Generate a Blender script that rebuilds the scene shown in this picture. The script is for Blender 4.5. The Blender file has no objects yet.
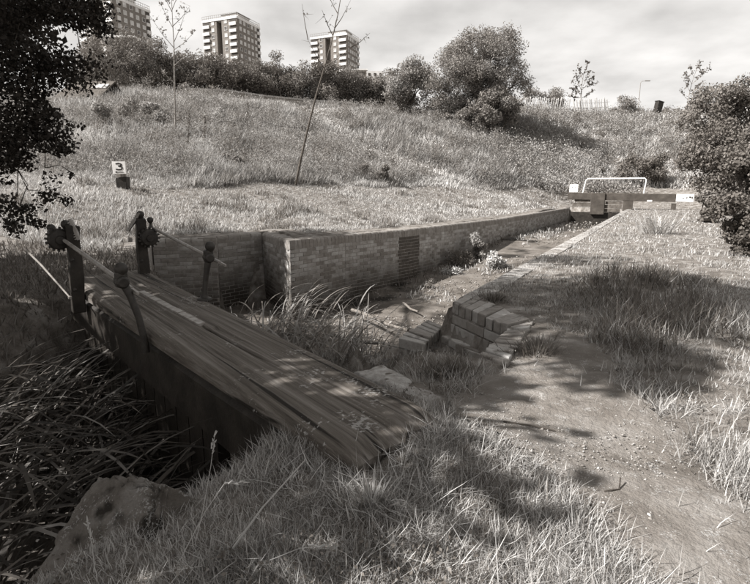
import bpy, math, random
import numpy as np
from mathutils import Vector, Matrix
R = math.radians
rng = np.random.default_rng(11)
random.seed(11)
SC = bpy.context.scene
COL = SC.collection

# ------------------------------------------------------------------ camera
CAM_H, PITCH, FPX = 0.85, R(11.2), 500.0
cam_d = bpy.data.cameras.new('camera')
cam = bpy.data.objects.new('camera', cam_d)
COL.objects.link(cam)
cam.location = (0, 0, CAM_H)
cam.rotation_euler = (math.pi/2 - PITCH, 0, 0)
cam_d.sensor_width = 36
cam_d.lens = 24
cam_d.clip_start = 0.05
cam_d.clip_end = 3000
SC.camera = cam

# ------------------------------------------------------------------ sky, sun, exposure
SUN_EL, SUN_AZ = R(41), R(-101)          # azimuth clockwise from +Y (the view direction)
w = bpy.data.worlds.new('World')
SC.world = w
w.use_nodes = True
nt = w.node_tree
for n in list(nt.nodes):
    nt.nodes.remove(n)
def N(t, **k):
    n = nt.nodes.new(t)
    for a, b in k.items():
        setattr(n, a, b)
    return n
L = nt.links.new
out = N('ShaderNodeOutputWorld')
bg = N('ShaderNodeBackground')
bg.inputs['Strength'].default_value = 0.1
L(bg.outputs[0], out.inputs[0])
sky = N('ShaderNodeTexSky', sky_type='NISHITA')
sky.sun_disc = False
sky.sun_elevation = SUN_EL
sky.sun_rotation = SUN_AZ % (2*math.pi)
sky.air_density = 1.0
sky.dust_density = 1.5
bw = N('ShaderNodeRGBToBW')
L(sky.outputs[0], bw.inputs[0])
tc = N('ShaderNodeTexCoord')
sep = N('ShaderNodeSeparateXYZ')
L(tc.outputs['Generated'], sep.inputs[0])
def M(op, a, b=None, c=None, clamp=False):
    n = N('ShaderNodeMath', operation=op)
    n.use_clamp = clamp
    for i, v in enumerate((a, b, c)):
        if v is None:
            continue
        if isinstance(v, (int, float)):
            n.inputs[i].default_value = v
        else:
            L(v, n.inputs[i])
    return n.outputs[0]
zc = M('MAXIMUM', sep.outputs[2], 0.0)
den = M('ADD', zc, 0.16)
comb = N('ShaderNodeCombineXYZ')
L(M('DIVIDE', sep.outputs[0], den), comb.inputs[0])
L(M('DIVIDE', sep.outputs[1], den), comb.inputs[1])
comb.inputs[2].default_value = 3.7
nz = N('ShaderNodeTexNoise')
nz.inputs['Scale'].default_value = 0.85
nz.inputs['Detail'].default_value = 7
nz.inputs['Roughness'].default_value = 0.56
L(comb.outputs[0], nz.inputs['Vector'])
mask = N('ShaderNodeMapRange')
mask.inputs['From Min'].default_value = 0.36
mask.inputs['From Max'].default_value = 0.62
L(nz.outputs[0], mask.inputs['Value'])
nz2 = N('ShaderNodeTexNoise')
nz2.inputs['Scale'].default_value = 1.9
nz2.inputs['Detail'].default_value = 6
L(comb.outputs[0], nz2.inputs['Vector'])
cl = N('ShaderNodeMapRange')                    # bright tops and greyer bellies of the cloud
cl.inputs['From Min'].default_value = 0.36
cl.inputs['From Max'].default_value = 0.64
cl.inputs['To Min'].default_value = 2.9
cl.inputs['To Max'].default_value = 4.6
L(nz2.outputs[0], cl.inputs['Value'])
base = M('MINIMUM', M('MULTIPLY', bw.outputs[0], .85), 3.8)
mixv = N('ShaderNodeMix')
mixv.data_type = 'FLOAT'
# veil of thin cloud thickens towards the horizon
veil = M('SUBTRACT', 1.25, M('MULTIPLY', zc, 1.4), clamp=True)
L(M('MULTIPLY', M('MAXIMUM', M('MULTIPLY', mask.outputs[0], .6), veil), 0.96), mixv.inputs[0])
L(base, mixv.inputs[2])
L(cl.outputs[0], mixv.inputs[3])
tint = N('ShaderNodeMix')
tint.data_type = 'RGBA'
tint.blend_type = 'MULTIPLY'
tint.inputs[0].default_value = 1.0
tint.inputs[7].default_value = (1.02, 0.995, 0.968, 1)
L(mixv.outputs[0], tint.inputs[6])
L(tint.outputs[2], bg.inputs['Color'])

sun_d = bpy.data.lights.new('sun', 'SUN')
sun_d.energy = 5.0
sun_d.angle = R(0.55)
sun_d.color = (1.0, 0.975, 0.945)
sun = bpy.data.objects.new('sun', sun_d)
COL.objects.link(sun)
sdir = Vector((math.sin(SUN_AZ)*math.cos(SUN_EL), math.cos(SUN_AZ)*math.cos(SUN_EL), math.sin(SUN_EL)))
sun.rotation_euler = sdir.to_track_quat('Z', 'Y').to_euler()
sun.location = sdir*60
SC.view_settings.view_transform = 'Standard'
SC.view_settings.look = 'None'
SC.view_settings.gamma = 1
SC.view_settings.exposure = 1.18

# ------------------------------------------------------------------ photograph pixel -> world point
def ray(px, py):
    xc, yc = (px-375)/FPX, -(py-292)/FPX
    return np.array([xc, yc*math.sin(PITCH)+math.cos(PITCH), yc*math.cos(PITCH)-math.sin(PITCH)])
def atz(px, py, z=0.0):
    d = ray(px, py)
    return np.array([0, 0, CAM_H]) + d*((z-CAM_H)/d[2])
def aty(px, py, Y):
    d = ray(px, py)
    return np.array([0, 0, CAM_H]) + d*(Y/d[1])
AX = R(29)                                       # the lock's axis
A_ = np.array([math.sin(AX), math.cos(AX)])
U_ = np.array([-math.cos(AX), math.sin(AX)])     # to the left of the axis
def su(x, y):
    return x*A_[0]+y*A_[1], x*U_[0]+y*U_[1]
def xy(s, u):
    return np.array([s*A_[0]+u*U_[0], s*A_[1]+u*U_[1]])

# ------------------------------------------------------------------ materials (a toned black-and-white world)
def tone(v):
    """grey of reflectance v with the print's warm tone: stronger in the darks."""
    k = (1.0 - min(1.0, v/0.40))**1.3
    return (v*(1.022+0.17*k), v, v*(0.972-0.15*k), 1)
def mk(name, lo, hi, scale=6.0, detail=6, rough=0.9, bump=0.0, bscale=None, rnd=0.0, spec=0.25, stretch=None, zstain=None, specks=None,
       trans=0.0, stain=None, object_space=False):
    m = bpy.data.materials.new(name)
    m.use_nodes = True
    t = m.node_tree
    b = t.nodes['Principled BSDF']
    ln = t.links.new
    b.inputs['Roughness'].default_value = rough
    b.inputs['Specular IOR Level'].default_value = spec
    if object_space:
        src = t.nodes.new('ShaderNodeTexCoord').outputs['Object']
    else:
        src = t.nodes.new('ShaderNodeNewGeometry').outputs['Position']
    if stretch:
        mp = t.nodes.new('ShaderNodeMapping')
        mp.vector_type = 'TEXTURE'
        mp.inputs['Rotation'].default_value = stretch[0]
        mp.inputs['Scale'].default_value = stretch[1]
        ln(src, mp.inputs[0])
        src = mp.outputs[0]
    nz = t.nodes.new('ShaderNodeTexNoise')
    nz.inputs['Scale'].default_value = scale
    nz.inputs['Detail'].default_value = detail
    nz.inputs['Roughness'].default_value = 0.62
    ln(src, nz.inputs['Vector'])
    fac = nz.outputs[0]
    mr = t.nodes.new('ShaderNodeMapRange')
    mr.inputs['From Min'].default_value = 0.3
    mr.inputs['From Max'].default_value = 0.7
    ln(fac, mr.inputs['Value'])
    fac = mr.outputs[0]
    if rnd:
        at = t.nodes.new('ShaderNodeAttribute')
        at.attribute_name = 'rnd'
        mx = t.nodes.new('ShaderNodeMix')
        mx.data_type = 'FLOAT'
        mx.inputs[0].default_value = rnd
        ln(fac, mx.inputs[2])
        ln(at.outputs['Fac'], mx.inputs[3])
        fac = mx.outputs[0]
    cr = t.nodes.new('ShaderNodeValToRGB')
    cr.color_ramp.elements[0].color = tone(lo)
    cr.color_ramp.elements[1].color = tone(hi)
    mid = cr.color_ramp.elements.new(0.5)
    mid.color = tone(lo + (hi-lo)*0.42)
    ln(fac, cr.inputs[0])
    colr = cr.outputs[0]
    if stain:
        sv, sscale, a, c = stain[:4]
        n2 = t.nodes.new('ShaderNodeTexNoise')
        n2.inputs['Scale'].default_value = sscale
        n2.inputs['Detail'].default_value = 5
        ln(src if not stretch else nz.inputs['Vector'].links[0].from_socket, n2.inputs['Vector'])
        m2 = t.nodes.new('ShaderNodeMapRange')
        m2.inputs['From Min'].default_value = a
        m2.inputs['From Max'].default_value = c
        ln(n2.outputs[0], m2.inputs['Value'])
        mc = t.nodes.new('ShaderNodeMix')
        mc.data_type = 'RGBA'
        mc.inputs[7].default_value = tone(sv)
        ln(m2.outputs[0], mc.inputs[0])
        ln(colr, mc.inputs[6])
        colr = mc.outputs[2]
    if specks:
        g2 = t.nodes.new('ShaderNodeNewGeometry')
        pa, pb = t.nodes.new('ShaderNodeTexNoise'), t.nodes.new('ShaderNodeTexNoise')
        for q, s_ in ((pa, specks[1]), (pb, specks[1]/11)):
            q.inputs['Scale'].default_value = s_
            q.inputs['Detail'].default_value = 4
            ln(g2.outputs['Position'], q.inputs['Vector'])
        mu = t.nodes.new('ShaderNodeMath')
        mu.operation = 'MULTIPLY'
        ln(pa.outputs[0], mu.inputs[0])
        ln(pb.outputs[0], mu.inputs[1])
        m4 = t.nodes.new('ShaderNodeMapRange')
        m4.inputs['From Min'].default_value = specks[2]
        m4.inputs['From Max'].default_value = specks[3]
        m4.inputs['To Max'].default_value = .85
        ln(mu.outputs[0], m4.inputs['Value'])
        mc4 = t.nodes.new('ShaderNodeMix')
        mc4.data_type = 'RGBA'
        mc4.inputs[7].default_value = tone(specks[0])
        ln(m4.outputs[0], mc4.inputs[0])
        ln(colr, mc4.inputs[6])
        colr = mc4.outputs[2]
    if zstain:
        g = t.nodes.new('ShaderNodeNewGeometry')
        sx = t.nodes.new('ShaderNodeSeparateXYZ')
        ln(g.outputs['Position'], sx.inputs[0])
        n3 = t.nodes.new('ShaderNodeTexNoise')
        n3.inputs['Scale'].default_value = 1.6
        n3.inputs['Detail'].default_value = 8
        n3.inputs['Roughness'].default_value = .7
        ln(g.outputs['Position'], n3.inputs['Vector'])
        ad = t.nodes.new('ShaderNodeMath')
        ad.operation = 'MULTIPLY_ADD'
        ln(n3.outputs[0], ad.inputs[0])
        ad.inputs[1].default_value = 1.1
        ln(sx.outputs[2], ad.inputs[2])
        m3 = t.nodes.new('ShaderNodeMapRange')
        m3.inputs['From Min'].default_value = zstain[1]+.55
        m3.inputs['From Max'].default_value = zstain[0]+.55
        ln(ad.outputs[0], m3.inputs['Value'])
        mc3 = t.nodes.new('ShaderNodeMix')
        mc3.data_type = 'RGBA'
        mc3.inputs[7].default_value = tone(zstain[2])
        ln(m3.outputs[0], mc3.inputs[0])
        ln(colr, mc3.inputs[6])
        colr = mc3.outputs[2]
    ln(colr, b.inputs['Base Color'])
    if bump:
        nb = t.nodes.new('ShaderNodeTexNoise')
        nb.inputs['Scale'].default_value = bscale or scale*4
        nb.inputs['Detail'].default_value = 7
        nb.inputs['Roughness'].default_value = 0.65
        ln(src, nb.inputs['Vector'])
        bp = t.nodes.new('ShaderNodeBump')
        bp.inputs['Strength'].default_value = 1.0
        bp.inputs['Distance'].default_value = bump
        ln(nb.outputs[0], bp.inputs['Height'])
        ln(bp.outputs[0], b.inputs['Normal'])
    if trans:
        tr = t.nodes.new('ShaderNodeBsdfTranslucent')
        ln(colr, tr.inputs[0])
        ms = t.nodes.new('ShaderNodeMixShader')
        ms.inputs[0].default_value = trans
        o = t.nodes['Material Output']
        ln(b.outputs[0], ms.inputs[1])
        ln(tr.outputs[0], ms.inputs[2])
        ln(ms.outputs[0], o.inputs[0])
    return m

MT = dict(
    brick=mk('engineering brick', .13, .42, 9, 6, .82, .004, 70, rnd=.55, stain=(.46, 2.6, .58, .76), zstain=(-1.35, -.45, .04)),
    darkbrick=mk('soot dark brick', .035, .10, 9, 6, .7, .004, 70, rnd=.5),
    coping=mk('bullnose coping brick', .12, .32, 14, 6, .75, .003, 80, rnd=.5),
    slabbrick=mk('worn blue brick', .13, .46, 16, 8, .75, .006, 60, rnd=.6, stain=(.08, 7, .55, .68)),
    mortar=mk('mortar', .17, .36, 20, 6, .95, .006, 60),
    stone=mk('weathered stone', .12, .34, 11, 8, .92, .02, 24, stain=(.40, 7, .60, .70)),
    rock=mk('rough sandstone', .08, .30, 8, 12, .95, .06, 22, stain=(.03, 9, .53, .62), specks=(.40, 160, .33, .38)),
    concrete=mk('pale lumpy concrete', .22, .50, 26, 8, .95, .012, 45, stain=(.10, 14, .58, .66)),
    wood=mk('weathered oak', .045, .21, 1.3, 10, .85, .012, 3.0, stretch=((0, 0, R(128.5)), (1.1, .024, .05)), stain=(.018, .55, .60, .66), specks=(.36, 70, .355, .42)),
    wet_shade_wood=mk('wet and shaded black timber', .010, .035, 6, 6, .55, .004, 30),
    plank=mk('old plank', .05, .16, 5, 7, .85, .004, 40),
    farwood=mk('faded black paint on timber', .035, .085, 3, 5, .75),
    white=mk('white paint', .70, .84, 8, 4, .6),
    black=mk('black paint', .012, .03, 8, 4, .5),
    iron=mk('rusty black iron', .010, .035, 30, 6, .55, .002, 60, spec=.5),
    steel=mk('rubbed iron bar', .16, .34, 20, 5, .45, .001, 60, spec=.5),
    soil=mk('ground', .05, .30, 5, 8, .97, .02, 40),
    path=mk('trodden earth', .11, .25, 4.5, 9, .97, .02, 42, stain=(.07, 3.2, .58, .74), specks=(.38, 190, .325, .39)),
    mud=mk('silty mud', .07, .18, 2.4, 9, .6, .02, 30, stain=(.02, 1.3, .52, .66)),
    pebble=mk('pebbles', .14, .42, 30, 3, .9, rnd=.7),
    grass=mk('dry grass', .12, .66, 2.2, 4, .75, rnd=.8, trans=.28),
    green=mk('green grass', .045, .27, 2.2, 4, .7, rnd=.75, trans=.28),
    water=mk('still dark water', .015, .035, 1.5, 3, .06, .004, 9, spec=.5),
    duck=mk('floating scum', .12, .34, 3, 4, .8, rnd=.7),
    hay=mk('tall seeding grass', .14, .64, .55, 5, .8, rnd=.62, trans=.25),
    slot=mk('dark joint', .004, .009, 9, 3, .98, spec=0.05),
    reed_lit=mk('sunlit reed blades', .05, .36, 1.5, 4, .5, rnd=.85, trans=.3),  # lighter copy for reeds above the gate, sunlight put into the colour
    drift=mk('driftwood', .09, .21, 14, 6, .95, .005, 60),
    reed=mk('reed blades', .012, .30, 1.5, 4, .55, rnd=.85, trans=.3),  # darker copy for reeds below the gate, tree shade put into the colour
    weed=mk('weed leaves', .10, .50, 1.2, 4, .75, rnd=.7, trans=.3),
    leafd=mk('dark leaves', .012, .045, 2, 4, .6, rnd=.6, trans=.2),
    leafm=mk('hedge leaves', .07, .31, .5, 5, .7, rnd=.65, trans=.25),
    leafl=mk('silvery leaves', .11, .38, .7, 5, .7, rnd=.6, trans=.25),
    leafw=mk('pale leaves', .25, .62, 3, 4, .7, rnd=.7, trans=.25),
    bark=mk('bark', .04, .12, 14, 6, .95, .01, 40),
    palebark=mk('pale bark', .14, .32, 14, 6, .95, .005, 60),
    tbrick=mk('tower brick', .15, .20, 1.5, 5, .9),
    tdark=mk('tower shaded glass', .03, .06, 2, 3, .4),
    twin=mk('net curtain glass', .36, .62, .31, 2, .5),
    twhite=mk('tower white panel', .58, .74, .6, 4, .7),
    palefence=mk('weathered white paling', .28, .50, 6, 5, .8),
    roof=mk('roof tiles', .06, .11, 3, 5, .9),
    sheet=mk('ridge field', .20, .38, .5, 6, .95),
)

# ------------------------------------------------------------------ mesh helpers
class MB:
    def __init__(s):
        s.v, s.f, s.r = [], [], []
    def add(s, vs, fs, rnd=0.5):
        o = len(s.v)
        s.v += [tuple(v) for v in vs]
        s.f += [tuple(o+i for i in f) for f in fs]
        s.r += [rnd]*len(vs)
        return s
    def box(s, c, size, rz=0.0, rot=None, rnd=0.5):
        m = rot or Matrix.Rotation(rz, 3, 'Z')
        c = Vector(c)
        h = [x/2 for x in size]
        vs = [c + m @ Vector((a*h[0], b*h[1], d*h[2])) for a in (-1, 1) for b in (-1, 1) for d in (-1, 1)]
        return s.add(vs, [(0, 1, 3, 2), (4, 6, 7, 5), (0, 4, 5, 1), (2, 3, 7, 6), (0, 2, 6, 4), (1, 5, 7, 3)], rnd)
    def quadprism(s, q, z0, z1, rnd=0.5):
        """q: four xy corners; z0/z1 bottom and top (scalars or four values)."""
        z0 = [z0]*4 if np.isscalar(z0) else z0
        z1 = [z1]*4 if np.isscalar(z1) else z1
        a = sum(q[i][0]*q[(i+1) % 4][1]-q[(i+1) % 4][0]*q[i][1] for i in range(4))
        idx = [0, 1, 2, 3] if a > 0 else [3, 2, 1, 0]
        vs = [(q[i][0], q[i][1], z0[i]) for i in idx]+[(q[i][0], q[i][1], z1[i]) for i in idx]
        return s.add(vs, [(3, 2, 1, 0), (4, 5, 6, 7), (0, 1, 5, 4), (1, 2, 6, 5), (2, 3, 7, 6), (3, 0, 4, 7)], rnd)
    def tube(s, pts, rad, n=8, caps=True, rnd=0.5):
        pts = [Vector(p) for p in pts]
        rad = [rad]*len(pts) if np.isscalar(rad) else rad
        vs, fs = [], []
        up = None
        for i, p in enumerate(pts):
            d = (pts[min(i+1, len(pts)-1)]-pts[max(i-1, 0)]).normalized()
            if up is None:
                up = d.orthogonal().normalized()
            up = (up - d*up.dot(d)).normalized()
            sd = d.cross(up)
            for k in range(n):
                a = 2*math.pi*k/n
                vs.append(p+(up*math.cos(a)+sd*math.sin(a))*rad[i])
        for i in range(len(pts)-1):
            for k in range(n):
                fs.append((i*n+k, i*n+(k+1) % n, (i+1)*n+(k+1) % n, (i+1)*n+k))
        if caps:
            fs.append(tuple(range(n-1, -1, -1)))
            fs.append(tuple((len(pts)-1)*n+k for k in range(n)))
        return s.add(vs, fs, rnd)
    def lathe(s, c, prof, n=14, axis=None, rnd=0.5):
        """prof: (radius, height) pairs along axis from c."""
        ax = Vector(axis or (0, 0, 1)).normalized()
        up = ax.orthogonal().normalized()
        sd = ax.cross(up)
        c = Vector(c)
        vs, fs = [], []
        for r, h in prof:
            for k in range(n):
                a = 2*math.pi*k/n
                vs.append(c+ax*h+(up*math.cos(a)+sd*math.sin(a))*r)
        for i in range(len(prof)-1):
            for k in range(n):
                fs.append((i*n+k, i*n+(k+1) % n, (i+1)*n+(k+1) % n, (i+1)*n+k))
        fs.append(tuple(range(n-1, -1, -1)))
        fs.append(tuple((len(prof)-1)*n+k for k in range(n)))
        return s.add(vs, fs, rnd)
    def mesh(s, name, mat):
        me = bpy.data.meshes.new(name)
        me.from_pydata(s.v, [], s.f)
        a = me.attributes.new('rnd', 'FLOAT', 'POINT')
        a.data.foreach_set('value', s.r)
        me.materials.append(MT[mat])
        return me
    def build(s, name, mat, parent=None, local=False, smooth=False, bevel=0.0):
        if parent is not None and not local:
            o0 = parent
            off = Vector((0, 0, 0))
            while o0 is not None:
                off += o0.location
                o0 = o0.parent
            s.v = [(v[0]-off.x, v[1]-off.y, v[2]-off.z) for v in s.v]
        me = s.mesh(name, mat)
        if smooth:
            me.polygons.foreach_set('use_smooth', [True]*len(me.polygons))
            if smooth == 'auto':
                me.set_sharp_from_angle(angle=R(40))
        o = bpy.data.objects.new(name, me)
        COL.objects.link(o)
        if parent is not None:
            o.parent = parent
        if bevel:
            b = o.modifiers.new('edge', 'BEVEL')
            b.width = bevel
            b.segments = 2
        return o

def thing(name, label, cat, loc=(0, 0, 0), group=None, rz=0.0):
    o = bpy.data.objects.new(name, None)
    COL.objects.link(o)
    o.location = Vector([float(c) for c in loc])
    o.rotation_euler = (0, 0, rz)
    o.empty_display_size = .2
    return tag(o, label, cat, group)
def tag(o, label, cat, group=None, kind=None):
    o['label'] = label
    o['category'] = cat
    if group:
        o['group'] = group
    if kind or 'wall' in o.name:
        o['kind'] = kind or 'thing'
    return o
def structure(o):
    o['kind'] = 'structure'
    return o
def stuff(o):
    o['kind'] = 'stuff'
    return o

def npmesh(name, V, F, mat, rnd=None, parent=None, smooth=False):
    """V (n,3); F list of (k, array (m,k)) with k = 3 or 4."""
    if parent is not None:
        V = V - np.array(parent.location)[None, :]
    me = bpy.data.meshes.new(name)
    me.vertices.add(len(V))
    me.vertices.foreach_set('co', V.astype(np.float32).ravel())
    F = [f for f in F if len(f)]
    tot = sum(f.shape[0] for f in F)
    loops = np.concatenate([f.ravel() for f in F]).astype(np.int32)
    cnt = np.concatenate([np.full(f.shape[0], f.shape[1]) for f in F])
    st = np.concatenate([[0], np.cumsum(cnt)[:-1]]).astype(np.int32)
    me.loops.add(len(loops))
    me.loops.foreach_set('vertex_index', loops)
    me.polygons.add(tot)
    me.polygons.foreach_set('loop_start', st)
    me.update(calc_edges=True)
    if smooth:
        me.polygons.foreach_set('use_smooth', np.ones(tot, bool))
    if rnd is not None:
        a = me.attributes.new('rnd', 'FLOAT', 'POINT')
        a.data.foreach_set('value', rnd.astype(np.float32))
    me.materials.append(MT[mat] if isinstance(mat, str) else mat)
    o = bpy.data.objects.new(name, me)
    COL.objects.link(o)
    if parent is not None:
        o.parent = parent
    return o

def vnoise(x, y, scale, seed=0):
    x = np.asarray(x, float)/scale+seed*17.31
    y = np.asarray(y, float)/scale-seed*9.77
    ix, iy = np.floor(x).astype(np.int64), np.floor(y).astype(np.int64)
    fx, fy = x-ix, y-iy
    fx, fy = fx*fx*(3-2*fx), fy*fy*(3-2*fy)
    def h(a, b):
        n = (a*374761393+b*668265263+seed*1274126177) & 0x7fffffff
        n = ((n ^ (n >> 13))*1274126177) & 0x7fffffff
        return ((n ^ (n >> 16)) & 0xffff)/65535.0
    return (h(ix, iy)*(1-fx)+h(ix+1, iy)*fx)*(1-fy)+(h(ix, iy+1)*(1-fx)+h(ix+1, iy+1)*fx)*fy
def fbm(x, y, scale, seed=0, o=4):
    t, a, s = 0, 1.0, 0
    for i in range(o):
        t = t+a*vnoise(x, y, scale/2**i, seed+i)
        s += a
        a *= .5
    return t/s
def sstep(a, b, x):
    t = np.clip((x-a)/(b-a), 0, 1)
    return t*t*(3-2*t)

# ------------------------------------------------------------------ lock plan
WL = [atz(*p)[:2] for p in ((289.5, 240.5), (345, 234.8), (410, 229), (455, 224), (502, 218.5), (540, 212.5), (569.5, 207.8))]
SPL = atz(262, 232.6)[:2]                        # back of the splay
REC = atz(217.2, 236.0)[:2]                        # where the recess wall meets the nearer one
PIL = atz(216, 237.5)[:2]
PIE = atz(152, 239.0)[:2]
BEAM_Z = 0.10
BA, BB = atz(443, 412, BEAM_Z)[:2], atz(375, 465, BEAM_Z)[:2]        # beam's land end: far corner, near corner
BFAR, BNEAR = atz(205, 297.6, BEAM_Z)[:2], atz(149, 328, BEAM_Z)[:2]  # points on its far and near long edges
dfar = (BFAR-BA)/np.linalg.norm(BFAR-BA)
dnear = (BNEAR-BB)/np.linalg.norm(BNEAR-BB)
GLEN = 4.25
BFE, BNE = BA+dfar*GLEN, BB+dnear*(GLEN-.05)
UR = 1.40
def uR(s):
    return UR + 0*s
GATE_S = 31.3
poly = [xy(-7, 1.25), xy(-1, 1.22), xy(.2, 1.08), atz(95, 590, -.1)[:2], atz(180, 535, -.1)[:2], atz(255, 492, -.1)[:2], atz(300, 448, -.05)[:2], xy(1.9, .92), xy(2.5, 1.05), xy(3.05, 1.70), xy(3.45, 1.74), xy(3.75, UR-.10), xy(GATE_S, UR-.13)]
WLo = [p + U_*0.16 for p in WL]
poly += [xy(GATE_S+.6, su(*WLo[-1])[1])] + WLo[:0:-1] + [(WL[0]+WL[1])/2*.25+WL[0]*.75+U_*.16, WL[0]+np.array([-.10, .75]), SPL+np.array([.16, .17]), REC+np.array([-.14, .16]), PIL+np.array([-.16, .12]), PIE+np.array([-.12, .12]), BFE+np.array([-.35, .35]),
         BNE+np.array([-.45, -.15]), xy(1.6, 4.9), xy(.3, 4.7), xy(-2, 4.9), xy(-7, 5.2)]
POLY = np.array(poly)
PCA, PCB, PWB = atz(452.5, 303)[:2], atz(509.6, 325.6)[:2], atz(479.6, 352.8)[:2]
PITP = np.array([PCA, PCB, PWB, (.22, 2.78), (-.08, 3.2), (-.15, 3.8), (.25, 4.6)])
def sdist(x, y):
    return sdist_poly(np.asarray(x, float).ravel(), np.asarray(y, float).ravel(), POLY)
def sdist_poly(x, y, POLY):
    """signed distance to the lock channel's plan, positive inside."""
    x, y = np.asarray(x, float).ravel(), np.asarray(y, float).ravel()
    d = np.full(x.shape, 1e9)
    ins = np.zeros(x.shape, bool)
    n = len(POLY)
    for i in range(n):
        a, b = POLY[i], POLY[(i+1) % n]
        e = b-a
        t = np.clip(((x-a[0])*e[0]+(y-a[1])*e[1])/(e@e), 0, 1)
        d = np.minimum(d, np.hypot(x-a[0]-t*e[0], y-a[1]-t*e[1]))
        c = (a[1] > y) != (b[1] > y)
        if abs(e[1]) > 1e-9:
            ins ^= c & (x < (y-a[1])/e[1]*e[0]+a[0])
    return np.where(ins, d, -d)
def bed_z(s):
    return np.interp(s, [-7, 2, 3.2, 4, 7.5, 11, 17.7, 31.5], [-1.1, -1.08, -1.15, -1.42, -1.52, -1.2, -.66, -.85])

# ------------------------------------------------------------------ terrain
CP = []
def cp(px, py, Y):
    CP.append(aty(px, py, Y))
for s_ in (-5, -1, 2, 5, 9, 14, 20, 26):
    for u_ in (1.2, -1.2, -4):
        p = xy(s_, u_)
        if p[1] > 30:
            continue
        CP.append(np.array([p[0], p[1], 0.0]))
for p in WL + [SPL, REC, PIE]:
    CP.append(np.array([p[0], p[1], 0.0]))
    q = p+U_*1.2
    CP.append(np.array([q[0], q[1], 0.06]))
for c in ((120, 189, 13), (40, 205, 10.5), (210, 186, 15), (296, 186, 17.5), (400, 192, 22), (480, 193, 26), (540, 196, 31), (565, 198, 33),
          (20, 165, 16), (120, 140, 20), (250, 140, 25), (380, 150, 31), (480, 152, 36), (560, 160, 39),
          (20, 110, 27), (100, 93, 31), (175, 94, 33), (250, 101, 36), (320, 109, 39), (385, 114, 43), (440, 120, 46), (500, 116, 47),
          (600, 193, 34), (650, 193, 34), (600, 150, 43), (660, 150, 43), (540, 114, 56), (620, 116, 57), (690, 113, 58),
          (700, 200, 30), (735, 195, 24), (735, 130, 45), (760, 100, 60)):
    cp(*c)
for px, py, Y in ((20, 100, 29), (100, 93, 31), (175, 94, 33), (250, 101, 36), (320, 109, 39), (385, 114, 43)):
    q = aty(px, py, Y)
    for dY, dz in ((8, .7), (18, 1.7)):
        CP.append(np.array([q[0]*(Y+dY)/Y, Y+dY, q[2]+dz]))
for c in ((-4.4, 5.6, -.05), (-6, 4, .0), (-5.5, 7.5, .02), (-7, 9.5, .25), (-8, 1, .2), (-9, 6, .6), (-14, 8, 1.8), (-30, 8, 6), (-14, -6, 1),
          (6, 6, .02), (9, 10, .1), (12, 8, .4), (16, 18, 1.0), (14, 2, .4), (30, 10, 2.5), (10, -8, 0), (30, -10, 2), (0, -12, 0), (40, 30, 5),
          (-60, 40, 13), (-40, 70, 13.6), (0, 75, 11.6), (30, 85, 11.2), (70, 85, 11), (-70, 130, 21), (0, 130, 16), (50, 130, 11), (110, 130, 10), (-120, 60, 20),
          (-130, 210, 40), (-60, 240, 42), (0, 260, 40), (60, 260, 12), (160, 230, 8), (-160, 420, 50), (0, 420, 44), (160, 420, 10), (420, 400, 0), (-400, 300, 50), (-400, 0, 20), (300, 0, 4),
          (0, -60, 0), (-200, -60, 10), (200, -60, 0)):
    CP.append(np.array(c, float))
CP = np.array(CP)
SCL = 40.0
def _k(r2):
    return np.where(r2 > 1e-12, 0.5*r2*np.log(np.maximum(r2, 1e-12)), 0)
_P = CP[:, :2]/SCL
_n = len(CP)
_K = _k(((_P[:, None]-_P[None])**2).sum(-1)) + np.eye(_n)*1.5e-4
_Q = np.hstack([np.ones((_n, 1)), _P])
_w = np.linalg.solve(np.block([[_K, _Q], [_Q.T, np.zeros((3, 3))]]), np.concatenate([CP[:, 2], np.zeros(3)]))
PIT = np.array([.42, 3.25])
def land(x, y):
    """ground height without the lock channel."""
    x, y = np.asarray(x, float).ravel(), np.asarray(y, float).ravel()
    z = np.empty(len(x))
    for i in range(0, len(x), 60000):
        q = np.stack([x[i:i+60000], y[i:i+60000]], 1)/SCL
        z[i:i+60000] = _k(((q[:, None]-_P[None])**2).sum(-1)) @ _w[:_n] + np.hstack([np.ones((len(q), 1)), q]) @ _w[_n:]
    s, u = su(x, y)
    flat = sstep(2.4, 1.3, u)*sstep(-6.5, -3.5, u)*sstep(34, 31, s)      # the towpath is level
    z = z*(1-flat) + flat*(-.015)
    z += .05*(fbm(x, y, 1.3, 3)-.5)*sstep(.5, 4, np.hypot(x, y)) + .02*(fbm(x, y, .35, 5)-.5)
    hill = np.clip((z-.6)/2, 0, 1)
    z += hill*(.7*(fbm(x, y, 5, 8)-.5))
    pd_ = sdist_poly(x, y, PITP)
    wv_ = (PWB-PCB)/np.linalg.norm(PWB-PCB)
    ramp = 1-sstep(.25, .85, (x-PCB[0])*wv_[0]+(y-PCB[1])*wv_[1])
    z = np.where(pd_ > -.4, z+(np.minimum(z, -.375)-z)*np.clip(pd_/.06+.5, 0, 1)*ramp, z)
    z += .085*np.exp(-((x-BA[0]-.02)**2+(y-BA[1]+.14)**2)/.26**2)
    z += .03*np.exp(-((x-.05)**2+(y-1.15)**2)/.45**2) 
    return z
def ground_z(x, y):
    z = land(x, y)
    d = sdist(x, y)
    s, u = su(np.asarray(x, float).ravel(), np.asarray(y, float).ravel())
    earth = np.where(u < 3, sstep(4.3, 4.1, s), sstep(5.2, 4.4, s))
    wdt = .10 + earth*np.where(u < 3, .55, .9)
    t = np.clip(d/wdt, 0, 1)
    t = t*t*(3-2*t)*earth + np.clip(d/.10, 0, 1)*(1-earth)
    return z*(1-t) + (bed_z(s)-.12)*t
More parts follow.
